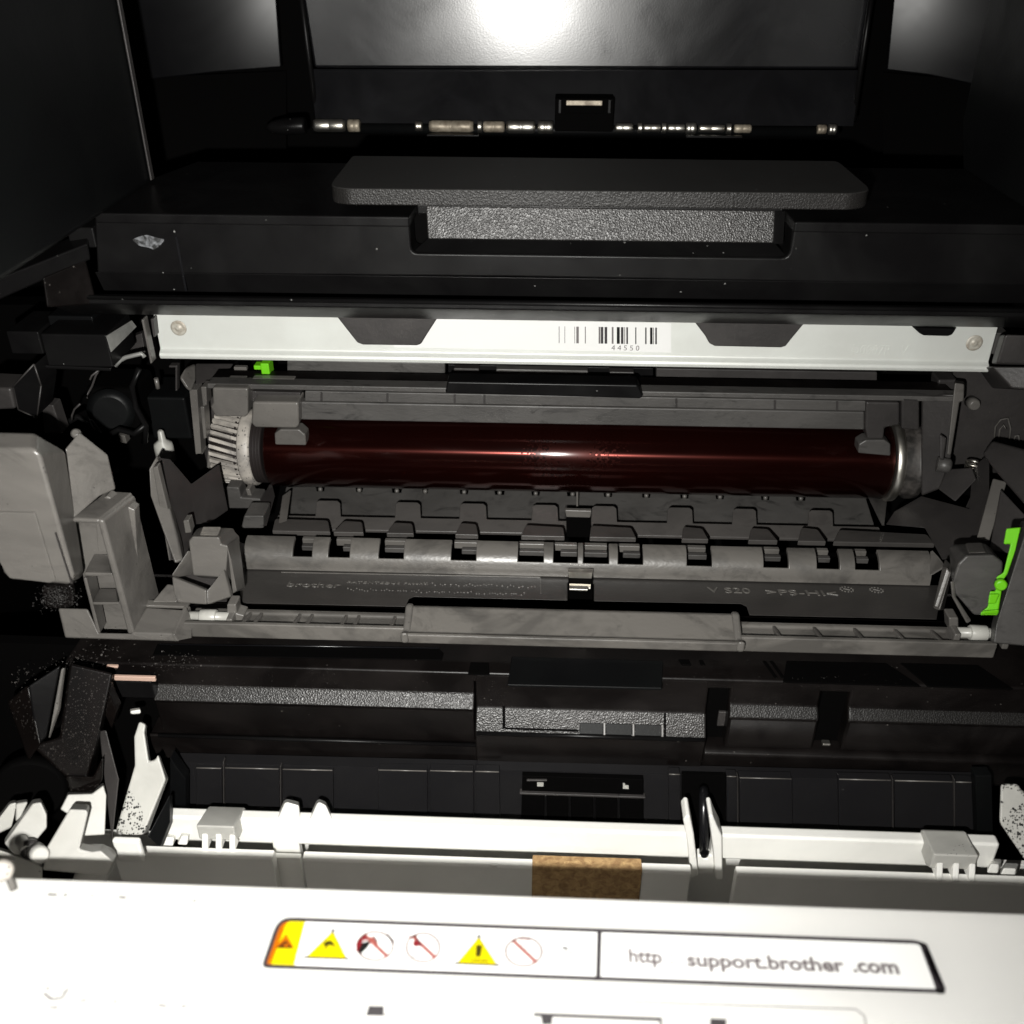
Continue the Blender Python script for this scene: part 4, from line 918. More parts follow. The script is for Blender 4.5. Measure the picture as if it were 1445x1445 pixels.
random.seed(31); mb = MB()
for k in range(600):
    px, py = random.gauss(82, 12), random.gauss(842, 8)
    c = PY(px, py, 0.2360+random.uniform(-.002, .002)); r = random.uniform(0.00015, 0.00045)
    a = [c+Vector((random.uniform(-r, r), random.uniform(-r, r), random.uniform(-r, r))) for _ in range(4)]
    mb.add(a, [[0, 1, 2], [0, 2, 3], [0, 3, 1], [1, 3, 2]], 'toner_dark')
mb.build('toner_clump', DRM)['kind'] = 'stuff'
prism_y('clump_backing', [(56, 830), (100, 826), (104, 852), (92, 862), (62, 858)], 0.2385, 0.003, 'black_brown', DRM, 0.001)

# ================================================================== PRINTER, LOWER FRONT
def lrow(r, px): return r+(px-722)*0.026
def L4(p0, p1, r0, r1): return [(p0, lrow(r0, p0)), (p1, lrow(r0, p1)), (p1, lrow(r1, p1)), (p0, lrow(r1, p0))]
# ---- black feed guide below the drum unit
Zk = zrow(908, 0.2460)
yt = 0.2305
ztp = zrow(983, yt)
Zk = zrow(908, 0.2460)
xk0 = xcol(213, .227, zrow(995, .227)); xk1 = 0.20
xm0 = xcol(668, .227, zrow(995, .227)); xm1 = xcol(1000, .225, zrow(1010, .225))
ytop = yt+0.0009
wbox('feed_guide_top', xcol(150, .24, Zk)-0.01, xk1, ytop, 0.2640, Zk-0.004, Zk, 'black_brown', PRN, 0.0009)
def leather(o, m='black_leather', lo=0.45, hi=0.85, zmin=zrow(1036, 0.2290)):
    o.data.materials.append(M[m])
    for p in o.data.polygons:
        if lo < p.normal.z < hi and p.normal.y < -0.3 and p.center.z > zmin: p.material_index = 1
# faceted front: rounded shoulder, textured bevel, smooth face, lower lip
y1, z1 = yt-0.0030, ztp-0.0033
fprof = [(ytop, Zk-0.0008), (yt+0.0004, ztp+0.0006), (yt, ztp), (y1, z1), (y1+0.0006, z1-0.0008), R(y1+0.0014, 1048), (yt+0.008, zrow(1048, y1+0.0014)), (ytop+0.006, Zk-0.004)]
o = ext_x('feed_guide_facet', fprof, xk0, xm0, 'black_brown', PRN, 0.0006, 3); leather(o)
yl_ = y1-0.0006
lprof = [R(yl_+0.0008, 1050), R(yl_, 1053), R(yl_, 1057), R(yl_+0.0022, 1085), (yt+0.006, zrow(1085, yl_+0.0022)), (yt+0.006, zrow(1049, y1+0.0014)), R(y1+0.0015, 1049)]
ext_x('feed_guide_lip', lprof, xcol(203, .225, zrow(1050, .225)), xcol(676, .225, zrow(1050, .225)), 'black_brown', PRN, 0.0006, 3)
# middle module: taller textured face
ym, zm = yt-0.0006, zrow(1000, yt-0.0006)
mprof = [(ytop, Zk-0.0006), (ym+0.0004, zm+0.0008), (ym, zm), (ym-0.0048, zm-0.0054), (ym-0.0052, zm-0.0066), R(ym-0.0030, 1084), (yt+0.007, zrow(1084, ym-0.003)), (ytop+0.006, Zk-0.004)]
o = ext_x('feed_module', mprof, xm0+0.0004, xm1, 'black_brown', PRN, 0.0007, 3); leather(o)
pm_ = Vector((0, ym-0.0050, zm-0.0059))
tube('module_glint_tube', [Vector((xm0+0.0010, pm_.y, pm_.z)), Vector((xm1-0.0005, pm_.y, pm_.z))], 0.0007, 'black_plastic', PRN, 12)  # tube added for a highlight line under the textured face
z_, = (zrow(1053.5, yl_),)
tube('lip_glint_tube', [Vector((xk0-0.001, yl_+0.0002, z_)), Vector((xm0+0.001, yl_+0.0002, z_))], 0.0006, 'black_plastic', PRN, 12)  # tube added to brighten the edge of the guide lip
nb = Vector((0, -0.747, 0.664)); mdir = Vector((0, -0.664, -0.747))
def onbevel(px, t, lift=0.0002):
    p = Vector((0, ym, zm))+mdir*t+nb*lift; return Vector((xcol(px, p.y, p.z), p.y, p.z))
for (a, b) in ((818, 851), (855, 892), (896, 934)):
    prism('module_window', [onbevel(a, .0036), onbevel(b, .0036), onbevel(b, .0071), onbevel(a, .0071)], nb*-0.002, 'black_satin', o, 0.0002)
for (a, b, t0, t1) in ((709, 713, -.001, .0062), (937, 940, 0, .0072), (713, 816, .0058, .0064)):
    prism('module_gap', [onbevel(a, t0), onbevel(b, t0), onbevel(b, t1), onbevel(a, t1)], nb*-0.002, 'void_black', o, 0)
for px in (853, 894, 935):
    prism('window_post', [onbevel(px-1.6, .0034, .0005), onbevel(px+1.6, .0034, .0005), onbevel(px+1.6, .0073, .0005), onbevel(px-1.6, .0073, .0005)], nb*-0.001, 'grey_plastic', o, 0.0002)
prism_z('module_plate', [(716, 966), (934, 971), (936, 932), (722, 926)], Zk+0.0006, 0.001, 'black_satin', PRN, 0.0003)
# right part of the guide, duller
rprof = [(ytop, Zk-0.0010), (yt+0.0004, ztp), (yt, ztp-0.0008), (y1+0.0002, z1-0.0006), (y1+0.0006, z1-0.0014), R(y1+0.0010, 1046), (yt+0.006, zrow(1046, y1+0.001)), (ytop+0.006, Zk-0.004)]
ext_x('feed_guide_lip', [R(y1+0.0012, 1046.5), R(yl_, 1056), R(yl_+0.0026, 1086), (yt+0.006, zrow(1086, yl_+0.0026)), (yt+0.006, zrow(1046.5, y1+0.0012))], xm1+0.0003, xk1, 'black_brown', PRN, 0.0009, 3)
for (a, b) in ((xcol(1031, .225, zrow(1010, .225)), xcol(1160, .225, zrow(1010, .225))), (xcol(1201, .225, zrow(1010, .225)), xk1)):
    o = ext_x('feed_guide_right', rprof, a, b, 'black_brown', PRN, 0.0009, 3); leather(o, 'black_leather_dull')
zk = lambda r, Y: zrow(r, Y)
# holes between: dark pockets
for (a, b, r0, r1) in ((1000, 1031, 1000, 1050), (1160, 1201, 1000, 1065)):
    wbox('guide_pocket', xcol(a, .23, -.21)+0.0002, xcol(b, .23, -.21)-0.0002, yt+0.003, yt+0.0058, zk(1045, yt+.003), Zk-0.001, 'void_black', PRN, 0)
box('pocket_clip', 1013, 1027, 1005, 1025, yt+0.002, 0.001, 'grey_dark', PRN, 0.0003)
box('pocket_clip', 1161, 1172, 1050, 1053, yt-0.001, 0.002, 'steel', PRN, 0.0002)
lw = ext_x('guide_underside', [R(yt+0.0010, 1074), R(yt+.0015, 1088), (yt+0.0075, zk(1088, yt+.0015)), (yt+0.0075, zk(1074, yt+0.001))], xcol(240, .225, zk(1085, .225)), xk1, 'black_brown', PRN, 0.0005)
# slots, holes and pits on the top sheet: black patches, their shade painted in
def topq(name, pts, m, z=0.0003, t=0.0006, par=PRN): return prism_z(name, pts, Zk+z, t, m, par, 0.0002)
topq('top_slot', [(222, 908), (620, 915), (626, 921), (624, 931), (215, 924)], 'void_black')
tube('slot_edge', [PZ(225, 909, Zk+0.0005), PZ(620, 914.5, Zk+0.0005)], 0.00025, 'black_gloss', PRN, 6)
topq('hole_shade', [(664, 934), (690, 934.5), (691, 952), (660, 951)], 'void_black')
topq('hole_shade', [(957, 930), (972, 930), (976, 938), (962, 938)], 'void_black'); topq('hole_shade', [(986, 931), (992, 931), (996, 938), (989, 938)], 'void_black')
box('hole_lip', 664, 691, 932, 935, 0.2450, 0.001, 'grey_plastic', PRN, 0.0002)
topq('pit_shade', [(1110, 932), (1250, 935), (1300, 968), (1105, 962)], 'void_black')
topq('pit_shade', [(1270, 935), (1380, 938), (1430, 972), (1310, 968)], 'void_black')
for x in (1076, 1086):
    topq('top_fin', [(x, 932), (x+5, 932), (x+22, 956), (x+17, 956)], 'void_black')
# toner dust caked on the black top sheet
random.seed(5)
mb = MB()
for k in range(520):
    if k % 3 == 0: px, py = random.gauss(250, 28), random.gauss(936, 7)
    elif k % 3 == 1: px = random.uniform(15, 170); py = 960-(px-20)*0.30+random.gauss(0, 7)
    else: px, py = random.uniform(220, 1300), random.uniform(950, 975)
    if px < 190: c = PY(px, py, 0.214)
    else: c = PZ(px, py, Zk+0.0003)
    r = random.uniform(0.00012, 0.00034)*(1 if k % 3 < 2 else 0.6)
    a = [c+Vector((random.uniform(-r, r), random.uniform(-r, r), random.uniform(0, r))) for _ in range(4)]
    mb.add(a, [[0, 1, 2], [0, 2, 3], [0, 3, 1], [1, 3, 2]], 'toner')
dust = mb.build('toner_dust', PRN); dust['kind'] = 'stuff'
# copper strip at the left
box('copper_contact', 150, 219, 955, 961, 0.2260, 0.001, 'copper', PRN, 0.0002)
box('copper_contact', 150, 166, 940, 943, 0.2300, 0.001, 'copper', PRN, 0.0002)
box('contact_block', 152, 216, 962, 985, 0.2268, 0.01, 'black_plastic', PRN, 0.0005)

# ---- recessed black wall with moulded panels
Yq = 0.2215
prism_y('feed_wall', [(240, 1075), (1400, 1104), (1400, 1250), (240, 1220)], Yq+0.0012, 0.004, 'black_wall', PRN, 0)
pans = [(276, 313, 1083), (317, 394, 1083), (398, 470, 1085), (533, 603, 1086), (606, 668, 1087), (670, 705, 1088), (943, 960, 1092),
        (1025, 1040, 1095), (1043, 1118, 1097), (1183, 1258, 1099), (1262, 1345, 1101), (1348, 1374, 1103)]
for a, b, r in pans:
    prism_y('wall_panel', [(a, r), (b, r+(b-a)*.022), (b+1, r+92), (a+1, r+92)], Yq, 0.003, 'black_wall', PRN, 0.0003)
    tube('panel_edge', [PY(a+1, r+0.5, Yq-0.0002), PY(b-1, r+0.5+(b-a)*.022, Yq-0.0002)], 0.00022, 'grey_plastic', PRN, 6)
for a, r in ((315, 1075), (395.5, 1082), (1041, 1096), (1260, 1100), (1347, 1100)):
    prism_y('wall_rib', [(a-1, r), (a+1, r), (a+1.6, r+85), (a-.4, r+85)], Yq-0.0010, 0.002, 'grey_dark', PRN, 0.0002)
prism_y('wall_end', [(240, 1070), (262, 1100), (262, 1200), (238, 1200)], Yq-0.006, 0.004, 'black_satin', PRN, 0.0003)
prism_y('wall_end', [(1376, 1095), (1400, 1095), (1402, 1200), (1380, 1200)], Yq-0.004, 0.004, 'black_satin', PRN, 0.0003)
hexa('wall_gusset', [(1378, 1140, .2195), (1396, 1172, .2195), (1394, 1178, .2195), (1376, 1160, .2195)], [(1378, 1140, .221), (1396, 1172, .221), (1394, 1178, .221), (1376, 1160, .221)], 'grey_dark', PRN, 0.0003)
# sensor window
sw = prism_y('sensor_window', [(737, 1095), (908, 1100), (908, 1170), (735, 1164)], Yq-0.0008, 0.002, 'void_black', PRN, 0.0002)
prism_y('window_bar', [(733, 1119), (911, 1125), (911, 1127.5), (733, 1121.5)], Yq-0.0018, 0.002, 'grey_dark', sw, 0.0002)
prism_y('window_bar', [(743, 1101), (772, 1101), (772, 1103), (743, 1103)], Yq-0.0014, 0.001, 'grey_dark', sw, 0.0002)
for x in (770, 804, 839, 873):
    prism_y('window_fin', [(x-1.6, 1123), (x+1.6, 1123), (x+2, 1170), (x-2, 1170)], Yq-0.0016, 0.002, 'black_plastic', sw, 0.0002)
prism_y('window_spot', [(758, 1105), (767, 1105.4), (767, 1110), (758, 1109.6)], Yq-0.0012, 0.0004, 'roller_white', sw, 0)  # small white spots in the sensor window
prism_y('window_spot', [(879, 1106), (882, 1106.5), (882, 1109), (887, 1109.4), (887, 1113.5), (879, 1113)], Yq-0.0012, 0.0004, 'roller_white', sw, 0)

# ---- white feed frame in front (bar, clips, lip)
Yv = 0.2040
def wb_(name, px0, px1, r0, r1, Y, d, bv=0.0006, m='white_plastic', par=None):
    """bar across the width: rows at the middle of the picture"""
    z1, z0 = zrow(r0, Y), zrow(r1, Y)
    return wbox(name, xcol(px0, Y, (z0+z1)/2), xcol(px1, Y, (z0+z1)/2), Y, Y+d, z0, z1, m, par or PRN, bv)
barL = wb_('feed_bar', 232, 976, 1169, 1203, Yv, 0.0042, 0.0010)
barR = wb_('feed_bar', 1004, 1406, 1169, 1203, Yv, 0.0042, 0.0010)
# hump pair on the bar
for (a, b) in ((391, 424), (437, 470)):
    hexa('bar_hump', [(a, 1157, Yv+0.001), (b, 1159, Yv+0.001), (b-2 if a < 430 else b-10, 1137, Yv+0.001), (a+14, 1132, Yv+0.001), (a+10, 1134, Yv+0.001)], [(a, 1150, Yv+0.006), (b, 1152, Yv+0.006), (b-2 if a < 430 else b-10, 1131, Yv+0.006), (a+14, 1127, Yv+0.006), (a+10, 1129, Yv+0.006)], 'white_plastic', barL, 0.0006)
# clips
def clip(px0, px1, r0, Y, par, dr=27):
    pm = (px0+px1)/2
    z1 = PY(pm, r0, Y).z; z2 = PY(pm+5, r0-dr, Y+0.0100).z
    X0, X1 = xcol(px0, Y, z1), xcol(px1, Y, z1)
    c = ext_x('bar_clip', [(Y, z1), (Y+0.0100, z2), (Y+0.0112, z2-0.001), (Y+0.0112, z2-0.006), (Y+0.003, z1-0.008), (Y, z1-0.006)], X0, X1, 'white_dirty', par, 0.0006)
    w = X1-X0
    for k in (0.12, 0.48, 0.84):
        ext_x('clip_foot', [(Y-0.0002, z1-0.0030), (Y-0.0030, z1-0.0082), (Y+0.002, z1-0.0082)], X0+w*k, X0+w*k+0.0018, 'white_plastic', par, 0.0004)
    return c
clip(276, 330, 1166, Yv-0.0055, barL)
clip(1318, 1382, 1207, Yv-0.0070, barR, 34)
for (a, b, r, par) in ((224, 248, 1178, barL), (250, 268, 1176, barL), (1392, 1412, 1216, barR), (1410, 1436, 1222, barR)):
    hexa('bar_stop', [(a, r+16, Yv-0.004), (b-4, r+17, Yv-0.004), (b-2, r+4, Yv-0.003), (a+6, r+3, Yv-0.003)], [(a, r+8, Yv+0.002), (b, r+9, Yv+0.002), (b+2, r-4, Yv+0.002), (a+8, r-5, Yv+0.002)], 'white_plastic', par, 0.0005)
# recess behind the lip, then the lip with its tall front face
Yl = 0.1940
wb_('lip_recess', 120, 1460, 1196, 1290, Yl+0.0240, 0.002, 0.0003, 'white_plastic')
wb_('bar_tongue', 386, 424, 1196, 1232, Yv-0.0004, 0.003, 0.0006, 'white_plastic', barL)
def lip(px0, px1, r0, r1, m='white_plastic'):
    z1 = zrow(r0, Yl); 
    X0, X1 = xcol(px0, Yl, z1), xcol(px1, Yl, z1)
    return ext_x('feed_lip', [(Yl, z1-0.0006), (Yl+0.0008, z1), (Yl+0.0030, z1+0.0002), (Yl+0.0036, z1-0.002), (Yl+0.0036, z1-0.030), (Yl+0.0004, z1-0.030)], X0, X1, m, PRN, 0.0004)
lip(158, 384, 1223, 1260); lm = lip(426, 976, 1223, 1260); lip(1040, 1500, 1223, 1260)
wb_('lip_plate', 380, 430, 1222, 1300, Yl+0.0040, 0.002, 0.0003)
# foam pad on the lip
z1 = zrow(1222.5, Yl)
ext_x('foam_pad', [(Yl-0.0006, z1+0.0001), (Yl+0.0001, z1+0.0009), (Yl+0.0038, z1+0.0009), (Yl+0.0038, z1-0.001), (Yl-0.0001, z1-0.029), (Yl-0.0006, z1-0.028)], xcol(751, Yl, z1), xcol(906, Yl, z1), 'foam', PRN, 0.0004)
prism_y('lip_dimple', [(690, 1221), (703, 1221.5), (698, 1226), (694, 1226)], Yl-0.0003, 0.0006, 'white_plastic', lm, 0.0002)
# fins around the black feeler
for pts in ([(964, 1157), (969, 1151), (974, 1152), (979, 1176), (986, 1236), (975, 1240), (970, 1190)], [(1000, 1152), (1006, 1151), (1012, 1166), (1019, 1180), (1020, 1242), (1010, 1242), (1006, 1196)]):
    prism_y('feed_fin', pts, Yv-0.003, 0.0075, 'white_plastic', PRN, 0.0006)
prism_y('fin_web', [(984, 1208), (990, 1207), (993, 1212), (998, 1212), (1001, 1207), (1008, 1208), (1008, 1234), (984, 1233)], Yv, 0.003, 'white_plastic', PRN, 0.0005)
fe = [(991, 1112), (995, 1118), (997, 1140), (998, 1165), (997, 1190), (995, 1206)]
lathe('feeler_tip', [(0, 0.0008), (0.0006, 0.0013), (0.002, 0.0015)], PY(993, 1208, 0.2050), (0, 0, 1), 'black_gloss', PRN, 14)
tube('paper_feeler', [PY(993, y, Y) for y, Y in ((1112, .2190), (1116, .2165), (1125, .2135), (1140, .2110), (1160, .2085), (1180, .2065), (1206, .2050))], 0.0014, 'black_gloss', PRN, 14)
prism_y('feeler_slot', [(962, 1092), (1024, 1094), (1024, 1185), (962, 1180)], Yq-0.0006, 0.001, 'void_black', PRN, 0)

# ---- left lower corner: black arm, white lever with toner, white posts
hexa('swing_arm', [(98, 936, .2120), (160, 950, .2140), (132, 1060, .2000), (122, 1102, .1960), (92, 1096, .1950), (44, 1052, .2000), (84, 1040, .2020)], [(98, 936, .2220), (160, 950, .2240), (140, 1060, .2100), (132, 1110, .2060), (92, 1096, .2050), (44, 1052, .2100), (84, 1040, .2120)], 'black_arm', PRN, 0.0008)
hexa('arm_face', [(40, 968, .2060), (86, 938, .2110), (66, 1040, .2020), (52, 1052, .2000)], [(40, 968, .2100), (86, 938, .2150), (66, 1040, .2060), (52, 1052, .2040)], 'black_plastic', PRN, 0.0006)
hexa('arm_edge', [(86, 944, .2095), (90, 942, .2095), (82, 1000, .2050), (68, 1042, .2010)], [(89, 944, .2105), (93, 942, .2105), (86, 1000, .2060), (71, 1042, .2020)], 'grey_plastic', PRN, 0.0003)
hexa('arm_frame', [(10, 990, .2080), (40, 966, .2080), (58, 1050, .1990), (40, 1074, .1980)], [(10, 990, .212), (40, 966, .212), (58, 1050, .203), (40, 1074, .202)], 'black_arm', PRN, 0.0008)
hexa('arm_block', [(92, 1095, .1945), (132, 1096, .1945), (146, 1066, .1985), (145, 1100, .1965), (132, 1118, .1945), (98, 1118, .1940)], [(92, 1090, .200), (132, 1091, .200), (146, 1066, .204), (145, 1100, .202), (132, 1118, .200), (98, 1118, .1995)], 'black_arm', PRN, 0.0006)
prism_y('arm_slot', [(150, 970), (158, 990), (165, 1004), (157, 1030), (148, 1010)], 0.2125, 0.004, 'black_arm', PRN, 0.0005)
hexa('arm_blade', [(140, 1032, .2080), (150, 1030, .2085), (168, 1100, .2010), (158, 1190, .1900), (150, 1120, .2000)], [(140, 1032, .212), (150, 1030, .2125), (168, 1100, .205), (158, 1190, .194), (150, 1120, .204)], 'grey_dark', PRN, 0.0004)
prism_y('left_case', [(-60, 905), (240, 915), (240, 1240), (-60, 1240)], 0.2280+0.014, 0.004, 'void_black', PRN, 0)
lathe('left_wheel', [(0, 0.011), (0.004, 0.011), (0.005, 0.010)], PY(45, 1105, .2150), (0.3, -1, 0.2), 'void_black', PRN, 40)
# white lever with toner specks
hexa('feed_lever', [(163, 1172, .1935), (190, 1080, .2060), (189, 1040, .2110), (196, 1018, .2140), (206, 1022, .2140), (204, 1034, .2120), (210, 1074, .2065), (219, 1072, .2065), (223, 1064, .2075), (234, 1100, .2030), (224, 1124, .2000), (202, 1178, .1930), (180, 1181, .1925)],
     [(167, 1172, .1975), (194, 1080, .210), (193, 1040, .215), (200, 1018, .218), (208, 1022, .218), (207, 1034, .216), (213, 1074, .2105), (221, 1072, .2105), (225, 1064, .2115), (238, 1098, .207), (230, 1120, .204), (210, 1174, .197), (184, 1181, .1965)], 'white_specked', PRN, 0.0008)
hexa('lever_tip', [(183, 1004, .2150), (198, 1001, .2150), (199, 1007, .2150), (185, 1008, .2150)], [(183, 1000, .218), (198, 998, .218), (199, 1007, .218), (185, 1008, .218)], 'white_plastic', PRN, 0.0005)
hexa('lever_rail', [(208, 1180, .1935), (240, 1120, .2035), (240, 1160, .2000), (226, 1195, .1930)], [(212, 1180, .1965), (244, 1120, .2065), (244, 1160, .203), (230, 1195, .196)], 'black_satin', PRN, 0.0004)
# right counterpart of the lever
hexa('feed_lever', [(1412, 1106, .2060), (1436, 1106, .2060), (1444, 1118, .2050), (1520, 1118, .2050), (1520, 1260, .1900), (1452, 1222, .1930), (1410, 1160, .2000)], [(1412, 1106, .210), (1436, 1106, .210), (1444, 1118, .209), (1520, 1118, .209), (1520, 1260, .194), (1452, 1222, .197), (1410, 1160, .204)], 'white_specked', PRN, 0.0008)
# white post in the left corner
po = hexa('hinge_post', [(66, 1196, .1720), (98, 1142, .1760), (122, 1143, .1760), (124, 1148, .1755), (112, 1198, .1725), (130, 1202, .1720), (142, 1200, .1725), (160, 1216, .1700), (152, 1236, .1690), (60, 1228, .1690)],
     [(74, 1186, .1800), (104, 1134, .1840), (126, 1135, .1840), (126, 1140, .1835), (116, 1190, .1805), (134, 1192, .1800), (146, 1190, .1805), (164, 1208, .178), (158, 1232, .1770), (70, 1222, .1770)], 'white_soft', PRN, 0.0005)
hexa('post_bracket', [(85, 1142, .1890), (96, 1121, .1930), (130, 1120, .1930), (146, 1108, .1950), (150, 1122, .1940), (148, 1178, .1860), (112, 1180, .1850), (98, 1150, .1880)],
     [(85, 1142, .1950), (96, 1117, .199), (130, 1116, .199), (146, 1104, .201), (150, 1122, .200), (148, 1178, .192), (112, 1180, .191), (98, 1150, .194)], 'white_soft', PRN, 0.0004)
lathe('post_knuckle', [(0, 0.0044), (0.011, 0.0044), (0.0118, 0.0038)], PY(141, 1203, .1800), (0.05, -1, -0.15), 'white_soft', PRN, 26)
wb_('post_foot', 161, 200, 1206, 1236, .1850, 0.002, 0.0008)
# white latch at the far left
hexa('cover_latch', [(6, 1190, .1760), (46, 1134, .1820), (58, 1132, .1825), (66, 1150, .1810), (66, 1168, .1790), (34, 1206, .1745), (20, 1206, .1745)], [(6, 1184, .182), (46, 1128, .188), (58, 1126, .1885), (66, 1144, .187), (66, 1168, .185), (34, 1206, .1805), (20, 1206, .1805)], 'white_soft', PRN, 0.0005)
hexa('latch_cheek', [(-10, 1166, .1830), (14, 1134, .1870), (24, 1132, .1875), (20, 1150, .1855), (16, 1168, .1840), (-10, 1180, .1830)], [(-10, 1160, .188), (14, 1130, .192), (24, 1128, .1925), (20, 1150, .1905), (16, 1168, .189), (-10, 1180, .188)], 'white_soft', PRN, 0.0006)
hexa('latch_cheek', [(22, 1134, .1860), (40, 1131, .1865), (30, 1152, .184), (22, 1160, .183)], [(22, 1130, .190), (40, 1127, .1905), (30, 1152, .188), (22, 1160, .187)], 'white_soft', PRN, 0.0006)
lathe('latch_pin', [(0, 0.0016), (0.005, 0.0016), (0.0056, 0.0012)], PY(30, 1186, .1745), (0.6, -0.7, 0.2), 'white_soft', PRN, 20)
lathe('latch_pin', [(0, 0.0023), (0.006, 0.0023), (0.0066, 0.0018)], PY(50, 1200, .1720), (0.6, -0.6, 0.45), 'white_soft', PRN, 22)
lathe('latch_ring', [(0, 0.0012), (0.0004, 0.0026), (0.0022, 0.0026), (0.0026, 0.0014)], PY(40, 1196, .1725), (0.7, -0.6, 0.3), 'grey_dark', PRN, 22)
hexa('latch_base', [(-30, 1190, .1760), (20, 1206, .1740), (60, 1222, .1710), (60, 1250, .1690), (-30, 1250, .1690)], [(-30, 1186, .184), (20, 1202, .182), (60, 1218, .179), (60, 1250, .177), (-30, 1250, .177)], 'white_dirty', PRN, 0.0006)

# ---- open front cover with the warning label
Zc = zrow(1262, 0.1340)
ye = 0.1340
cov = wbox('front_cover', -0.16, 0.18, 0.015, ye, Zc-0.0026, Zc, 'white_cover', PRN, 0.0008, 3)
wbox('cover_rim', -0.158, 0.178, ye-0.0046, ye-0.0024, Zc-0.009, Zc-0.0027, 'white_cover', PRN, 0.0005)
hk = tube('cover_hook', [PZ(8, 1232, Zc+0.004), PZ(14, 1240, Zc+0.002), PZ(20, 1256, Zc)], 0.0008, 'grey_plastic', PRN, 8)
lathe('hook_pad', [(0, 0.0022), (0.002, 0.0022), (0.0026, 0.0016)], PZ(6, 1226, Zc+0.004), (0.2, -0.6, 0.5), 'gear_white', PRN, 18)
mb = MB()
ez = Vector((0, 0, 1))
lv = [0]
def flat(pts, m, lift=0.00006, r=0):
    if r: pts = fillet(pts, r, 4)
    P = [PZ(x, y, Zc+lift) for x, y in pts]
    n = (P[1]-P[0]).cross(P[2]-P[0])
    mb.add(P, [list(range(len(P)))], m)
def ringpts(pts, w, m, lift, r=0):
    """outline of a closed shape, w in metres"""
    if r: pts = fillet(pts, r, 4)
    P = [PZ(x, y, Zc+lift) for x, y in pts]
    c = sum(P, Vector())/len(P)
    n = len(P); out, inn = [], []
    for i in range(n):
        t = (P[(i+1) % n]-P[i-1]).normalized(); nn = Vector((-t.y, t.x, 0))
        if nn.dot(c-P[i]) < 0: nn = -nn
        out.append(P[i]); inn.append(P[i]+nn*w)
    mb.add(out+inn, [[i, (i+1) % n, n+(i+1) % n, n+i] for i in range(n)], m)
def lineq(p, q_, w, m, lift=0.00012):
    a, b = PZ(*p, Zc+lift), PZ(*q_, Zc+lift); t = (b-a).normalized(); nn = Vector((-t.y, t.x, 0))*w/2
    mb.add([a-nn, b-nn, b+nn, a+nn], [[0, 1, 2, 3]], m)
def circ(cx, cy, rx, ry, m, w, lift=0.00012):
    pts = [(cx+rx*math.cos(a*math.pi/16), cy+ry*math.sin(a*math.pi/16)) for a in range(32)]
    ringpts(pts, w, m, lift)
outer = [(393, 1294), (1305, 1327), (1334, 1402), (368, 1366)]
rad = [20, 18, 10, 10]
flat(outer, 'sticker', 0.00006, rad)
flat([(398, 1295), (432, 1296.5), (414, 1367), (370, 1365)], 'ink_orange', 0.00009, [16, 0, 0, 8])
flat([(405, 1299.5), (430.5, 1300.5), (414.5, 1363.5), (382, 1362)], 'ink_yellow', 0.00011, [8, 0, 0, 4])
ringpts(outer, 0.00085, 'ink_line', 0.00013, rad)
lineq((846, 1312), (844, 1384), 0.0009, 'ink_line', 0.00014)
flat([(1296, 1328), (1308, 1332), (1335, 1396), (1330, 1403), (1322, 1402), (1318, 1388)], 'ink_line', 0.00013, 2)
flat([(1322, 1395), (1333, 1396), (1334, 1402), (1324, 1402.5)], 'ink_black', 0.00015)
for x, y in ((500, 1298.5), (635, 1304.5), (628, 1374)):
    flat([(x-4, y), (x+5, y+.2), (x, y+(4 if y < 1330 else -3))], 'ink_line', 0.00014)
for x, y in ((846, 1314), (844, 1382)):
    s = 6 if y < 1340 else -6
    flat([(x-6, y-(2 if s > 0 else -2)), (x+6, y-(2 if s > 0 else -2)), (x, y+s)], 'ink_line', 0.00015)
# warning triangles
flat([(404, 1318), (415, 1338), (388, 1337.5)], 'ink_orange', 0.00013)
flat([(403, 1327), (414, 1338.5), (389, 1338)], 'ink_amber', 0.00014)
flat([(402, 1332), (406, 1332), (407, 1336), (400, 1336)], 'ink_orange', 0.00015)
for tri, kind in (([(470, 1313), (490, 1353), (431, 1351)], 0), ([(676, 1321), (702.5, 1362), (644, 1359.5)], 1)):
    flat(tri, 'ink_yellow', 0.00011)
    ringpts(tri, 0.0004, 'ink_olive', 0.00013)
    lineq(tri[1], tri[2], 0.00045, 'ink_olive', 0.00014)
    for c in tri: flat([(c[0]-3, c[1]-2), (c[0]+3, c[1]-2), (c[0]+3, c[1]+1.5), (c[0]-3, c[1]+1.5)], 'ink_grey', 0.00015)
    if kind == 0:      # hot surface / hand mark
        flat([(455, 1333), (460, 1328), (467, 1327), (470, 1330), (474, 1337), (468, 1334), (463, 1334), (459, 1341), (459, 1335)], 'ink_olive', 0.00014)
    else:
        flat([(672, 1333), (681, 1334), (678, 1350), (671, 1350)], 'ink_olive', 0.00014)
        lineq((664, 1354.5), (690, 1356), 0.0003, 'ink_olive', 0.00014)
